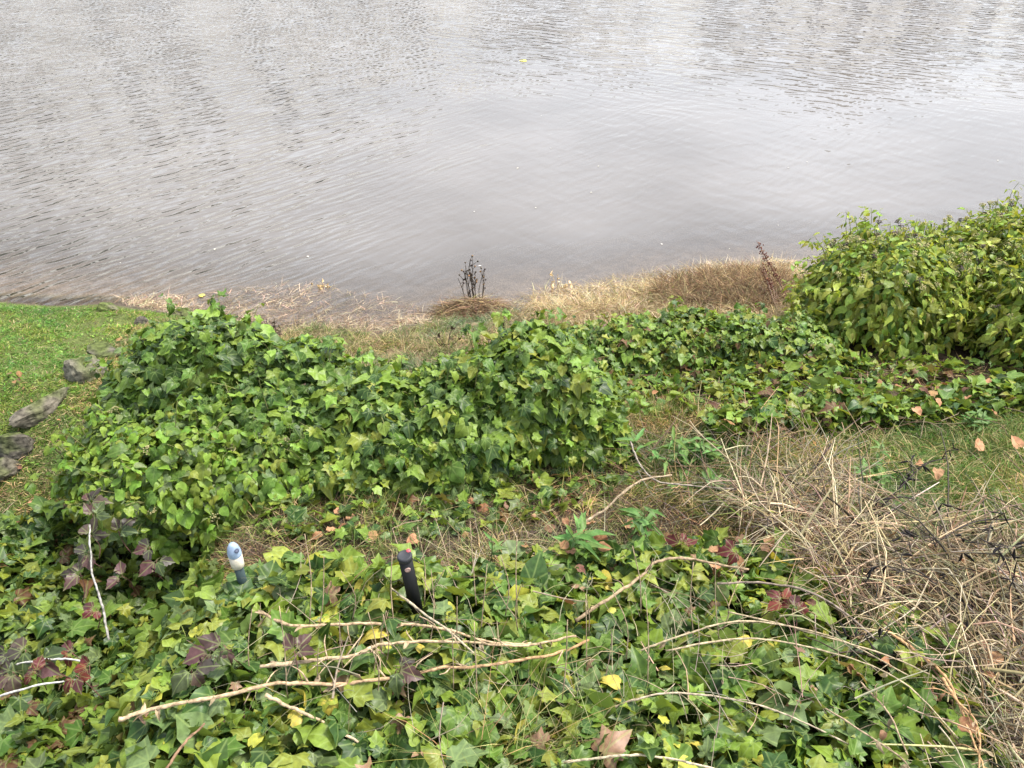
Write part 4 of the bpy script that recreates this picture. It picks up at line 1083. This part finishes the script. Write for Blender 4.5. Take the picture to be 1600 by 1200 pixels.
# dark withered sprig on the left of the shore
def sprig(px, py, label, n=7, h=0.16, tint=(0.07, 0.05, 0.035)):
    g = PG(px, py); root = empty('withered_sprig', g); tag(root, label, 'dead plant')
    for k in range(n):
        tip = np.array([R.normal(0, 0.06), R.normal(0, 0.05), h * R.uniform(0.5, 1.1)])
        q = spline([[R.normal(0, .01), R.normal(0, .01), -.02], tip * .5 + R.normal(0, .015, 3), tip], 9)
        s = Soup(); tube(s, q, 0.004, 0.0018, tint, 4, 0.25); st_ = link('branch', s.mesh('branch', M_BARK), root)
        for b in range(4):
            i = R.integers(3, 9); v, f, uv = leaf_shape('ovate', np.random.default_rng(R.integers(999)), False)
            rot = frame_from(R.normal(size=(1, 3)), R.normal(size=(1, 3)))[0]
            s = Soup(); s.add((v * 0.03) @ rot.T + q[i], f, uv, np.array(tint) * R.uniform(0.8, 2.2)); link('withered_leaf', s.mesh('withered_leaf', M_DEAD), st_)
sprig(435, 545, 'dark withered sprig sticking up behind the tall dark ivy mound', 9, 0.20)
sprig(695, 545, 'small blackened sprig in the shore grass near the rush heap', 4, 0.12)
sprig(775, 545, 'dead twig with curled leaves beside the tallest ivy shoot', 4, 0.16)
sprig(505, 462, 'straw-coloured tuft of dead stalks standing in the shallows', 6, 0.10, (0.38, 0.27, 0.14))
sprig(868, 455, 'pale dead tuft in the water off the straw bank', 6, 0.10, (0.40, 0.29, 0.16))

# ------------------------------------------------------------------ weeds and brambles
leaf_set('weed', ['lance'], [(4, (0.10, 0.20, 0.05)), (3, (0.15, 0.24, 0.07)), (1, GRN)], M_WEED, 12, False)
leaf_set('bramble', ['toothed'], [(4, (0.055, 0.040, 0.032)), (3, (0.085, 0.048, 0.042)), (2, (0.055, 0.075, 0.03))], M_IVY, 14)
leaf_set('redleaf', ['toothed'], [(4, (0.11, 0.024, 0.022)), (2, (0.18, 0.045, 0.032)), (3, (0.07, 0.025, 0.025))], M_IVY, 8)
def leaf_objs(parent, key, pts, nn, tip, size, name='leaf'):
    S = LEAF_SETS[key]; rot = frame_from(np.asarray(nn), np.asarray(tip)); base = np.array(parent.location)
    for i in range(len(pts)):
        o = link(name, S[R.integers(len(S))][4], parent)
        o.matrix_basis = Matrix([[*(rot[i, r] * size[i]), pts[i][r] - base[r]] for r in range(3)] + [[0, 0, 0, 1]])
def weed(px, py, label, stems_, h, leafn, size, spread_=0.08):
    g = PG(px, py); root = empty('leafy_weed', g); tag(root, label, 'weed')
    for k in range(stems_):
        tip = np.array([R.normal(0, spread_), R.normal(0, spread_), h * R.uniform(0.6, 1.1)])
        b = np.array([R.normal(0, .04), R.normal(0, .04), -0.01])
        q = spline([b, (b + tip) / 2 + R.normal(0, .01, 3), tip], 10)
        s = Soup(); tube(s, q, 0.003, 0.0016, (0.14, 0.19, 0.07), 4); link('stem', s.mesh('stem', M_WEED), root)
        t = R.uniform(0.35, 1, leafn); i = (t * 9).astype(int); a = R.uniform(0, 6.28, leafn)
        d = np.c_[np.cos(a), np.sin(a), R.uniform(0.0, 0.7, leafn)]
        nn = np.c_[-np.cos(a) * 0.4, -np.sin(a) * 0.4, np.ones(leafn)]
        leaf_objs(root, 'weed', q[i] + g, nn, d, size * R.uniform(0.6, 1.2, leafn))
weed(1095, 735, 'bright green narrow-leaved weed growing in the brown stalks', 9, 0.20, 12, 0.085, 0.10)
weed(905, 900, 'pale green weed with upright leaves in the foreground ivy', 4, 0.26, 8, 0.10, 0.05)
weed(985, 850, 'small pale weed poking up at the back of the foreground ivy', 3, 0.18, 7, 0.08, 0.04)
weed(1525, 668, 'low leafy weed at the foot of the ivy ridge', 4, 0.10, 8, 0.07, 0.05)
weed(715, 905, 'green sprout beside the black post', 2, 0.18, 6, 0.07, 0.04)
weed(1360, 755, 'bright weed clump in the meadow grass', 5, 0.10, 9, 0.06, 0.06)
def bramble(label, spots, key, size, name='bramble_spray'):
    c = np.mean([P(*q) for q in spots], axis=0); root = empty(name, c); tag(root, label, 'bramble')
    for q in spots:
        p = P(*q); a0 = R.uniform(0, 6.28)
        for k, da in enumerate((-1.1, 0, 1.1)):
            a = a0 + da; d = np.array([[math.cos(a), math.sin(a), R.uniform(-.3, .1)]])
            leaf_objs(root, key, [p + d[0] * 0.012], R.normal(0, .25, (1, 3)) + UP + np.array([0, -0.4, 0]), d, [size * R.uniform(0.8, 1.15)])
        s = Soup(); b = p + np.array([R.normal(0, .03), R.normal(0, .03), -0.12])
        tube(s, spline([b, (p + b) / 2 + R.normal(0, .01, 3), p], 6) - c, 0.002, 0.0014, (0.15, 0.07, 0.06), 4); link('stem', s.mesh('stem', M_BARK), root)
bramble('dusky purple-brown bramble leaves climbing the grey cane', [(140, 785, .98), (145, 805, .98), (140, 835, .98), (138, 862, .98), (125, 895, .92), (185, 830, .9), (235, 855, .95), (245, 875, .95), (190, 900, .85)], 'bramble', 0.062)
bramble('dark bramble leaves with red tips at the left edge', [(15, 1020, 1.0), (40, 1015, 1.0), (20, 1050, 1.0), (60, 1030, 1.0)], 'bramble', 0.07)
bramble('red bramble leaves by the silvery canes', [(55, 1052, 1.02), (112, 1020, 1.0), (118, 1055, 1.02), (140, 1040, 1.0), (150, 950, .95)], 'redleaf', 0.045)
bramble('purple bramble leaves above the forked vine', [(330, 1015, 1.3), (350, 1008, 1.3), (300, 1045, 1.28), (460, 1018, 1.3), (620, 1045, 1.28)], 'bramble', 0.062)
bramble('crimson leaf spray in the ivy beside the tangle', [(1225, 940, 1.24), (1240, 950, 1.24), (1150, 860, 1.14), (1065, 850, 1.1)], 'redleaf', 0.05)

# ------------------------------------------------------------------ fallen leaves and floating bits
leaf_set('fallen', ['heart', 'ovate', 'toothed'], [(4, (0.22, 0.11, 0.055)), (3, (0.30, 0.17, 0.09)), (2, (0.13, 0.07, 0.045)), (1, (0.35, 0.26, 0.17))], M_DEAD, 18)
def fallen(px, py, label, size, dz=0.02, group=None, key='fallen', floor=None):
    p = PG(px, py, dz) if floor is None else P(px, py, floor)
    S = LEAF_SETS[key]; rot = frame_from(R.normal(0, .35, (1, 3)) + UP, R.normal(size=(1, 3)))[0]
    o = link('fallen_leaf', S[R.integers(len(S))][4])
    o.matrix_world = Matrix([[*(rot[r] * size), p[r]] for r in range(3)] + [[0, 0, 0, 1]])
    return tag(o, label, 'leaf', group)
fallen(1527, 700, 'curled tan leaf lying on the green meadow grass', 0.065, 0.06)
fallen(1592, 698, 'brown leaf on the meadow grass at the picture edge', 0.06, 0.06)
fallen(1465, 733, 'orange-brown leaf on the meadow grass among black pods', 0.05, 0.07)
fallen(1360, 655, 'large pinkish brown leaf at the foot of the ivy ridge', 0.09, 0.07)
fallen(1440, 720, 'dark brown leaf lying on grass under a pod stem', 0.05, 0.06)
fallen(895, 945, 'rusty orange leaf lying on the foreground ivy', 0.055, 0.17)
fallen(190, 528, 'brown leaf fallen between the lawn stones', 0.05, 0.03)
fallen(28, 580, 'pinkish dead leaf on the mossy lawn', 0.045, 0.03)
for k in range(26):
    fallen(R.uniform(480, 980), R.uniform(770, 850), 'dry brown leaf lying on the bare earth under the ivy mound', R.uniform(0.03, 0.06), 0.03, 'dry leaves on the bare earth')
for k in range(22):
    fallen(R.uniform(1000, 1560), R.uniform(590, 660), 'small brown leaf caught in the ivy ridge and dip', R.uniform(0.035, 0.06), R.uniform(0.05, 0.16), 'brown leaves caught in the ridge ivy')
for k in range(24):
    fallen(R.uniform(1250, 1590), R.uniform(800, 1150), 'dead leaf caught in the weed tangle', R.uniform(0.03, 0.055), R.uniform(0.10, 0.2), 'dead leaves in the tangle')
for k in range(16):
    fallen(R.uniform(760, 1200), R.uniform(835, 885), 'curled orange-brown leaf along the back of the foreground ivy bank', R.uniform(0.035, 0.06), 0.15, 'curled brown leaves at the back of the bank')
for k in range(12):
    fallen(R.uniform(0, 110), R.uniform(560, 800), 'small tan leaf scattered on the lawn', R.uniform(0.02, 0.035), 0.03, 'tan leaves on the lawn')
leaf_set('float', ['ovate'], [(1, (0.42, 0.40, 0.36))], M_DEAD, 4)
leaf_set('floaty', ['heart'], [(1, (0.55, 0.50, 0.12))], M_DEAD, 2)
def floater(px, py, size, label, key, group=None):
    p = P(px, py, 0.004); S = LEAF_SETS[key]; v, f, uv, t, _ = S[R.integers(len(S))]
    k = uv.any(1) | (np.arange(len(v)) < len(v) - 9); n = len(v) - 9
    f = np.array([q for q in f if max(q) < n]); a = R.uniform(0, 6.28); c, s_ = math.cos(a), math.sin(a)
    q = v[:n] * np.array([size, size, size * 0.2]); q = q @ np.array([[c, s_, 0], [-s_, c, 0], [0, 0, 1]]).T
    q[:, 2] -= q[:, 2].min()
    so = Soup(); so.add(q, f, uv[:n], t); o = link('floating_leaf', so.mesh('floating_leaf', M_DEAD)); o.location = tuple(p)
    tag(o, label, 'leaf', group)
floater(822, 95, 0.10, 'yellow leaf floating far out on the lake', 'floaty')
floater(318, 463, 0.05, 'yellowish leaf floating over the drowned straw', 'floaty')
for px, py in ((846, 180), (1155, 140), (1350, 155), (810, 262), (936, 259), (1494, 150), (860, 232), (838, 325), (1233, 262), (1260, 253), (925, 300), (1035, 382), (1217, 352), (1140, 388), (336, 388), (188, 411), (752, 415), (1560, 250), (740, 330), (480, 400)):
    floater(px, py, R.uniform(0.016, 0.032), 'tiny pale fleck floating on the open water', 'float', 'pale flecks on the water')
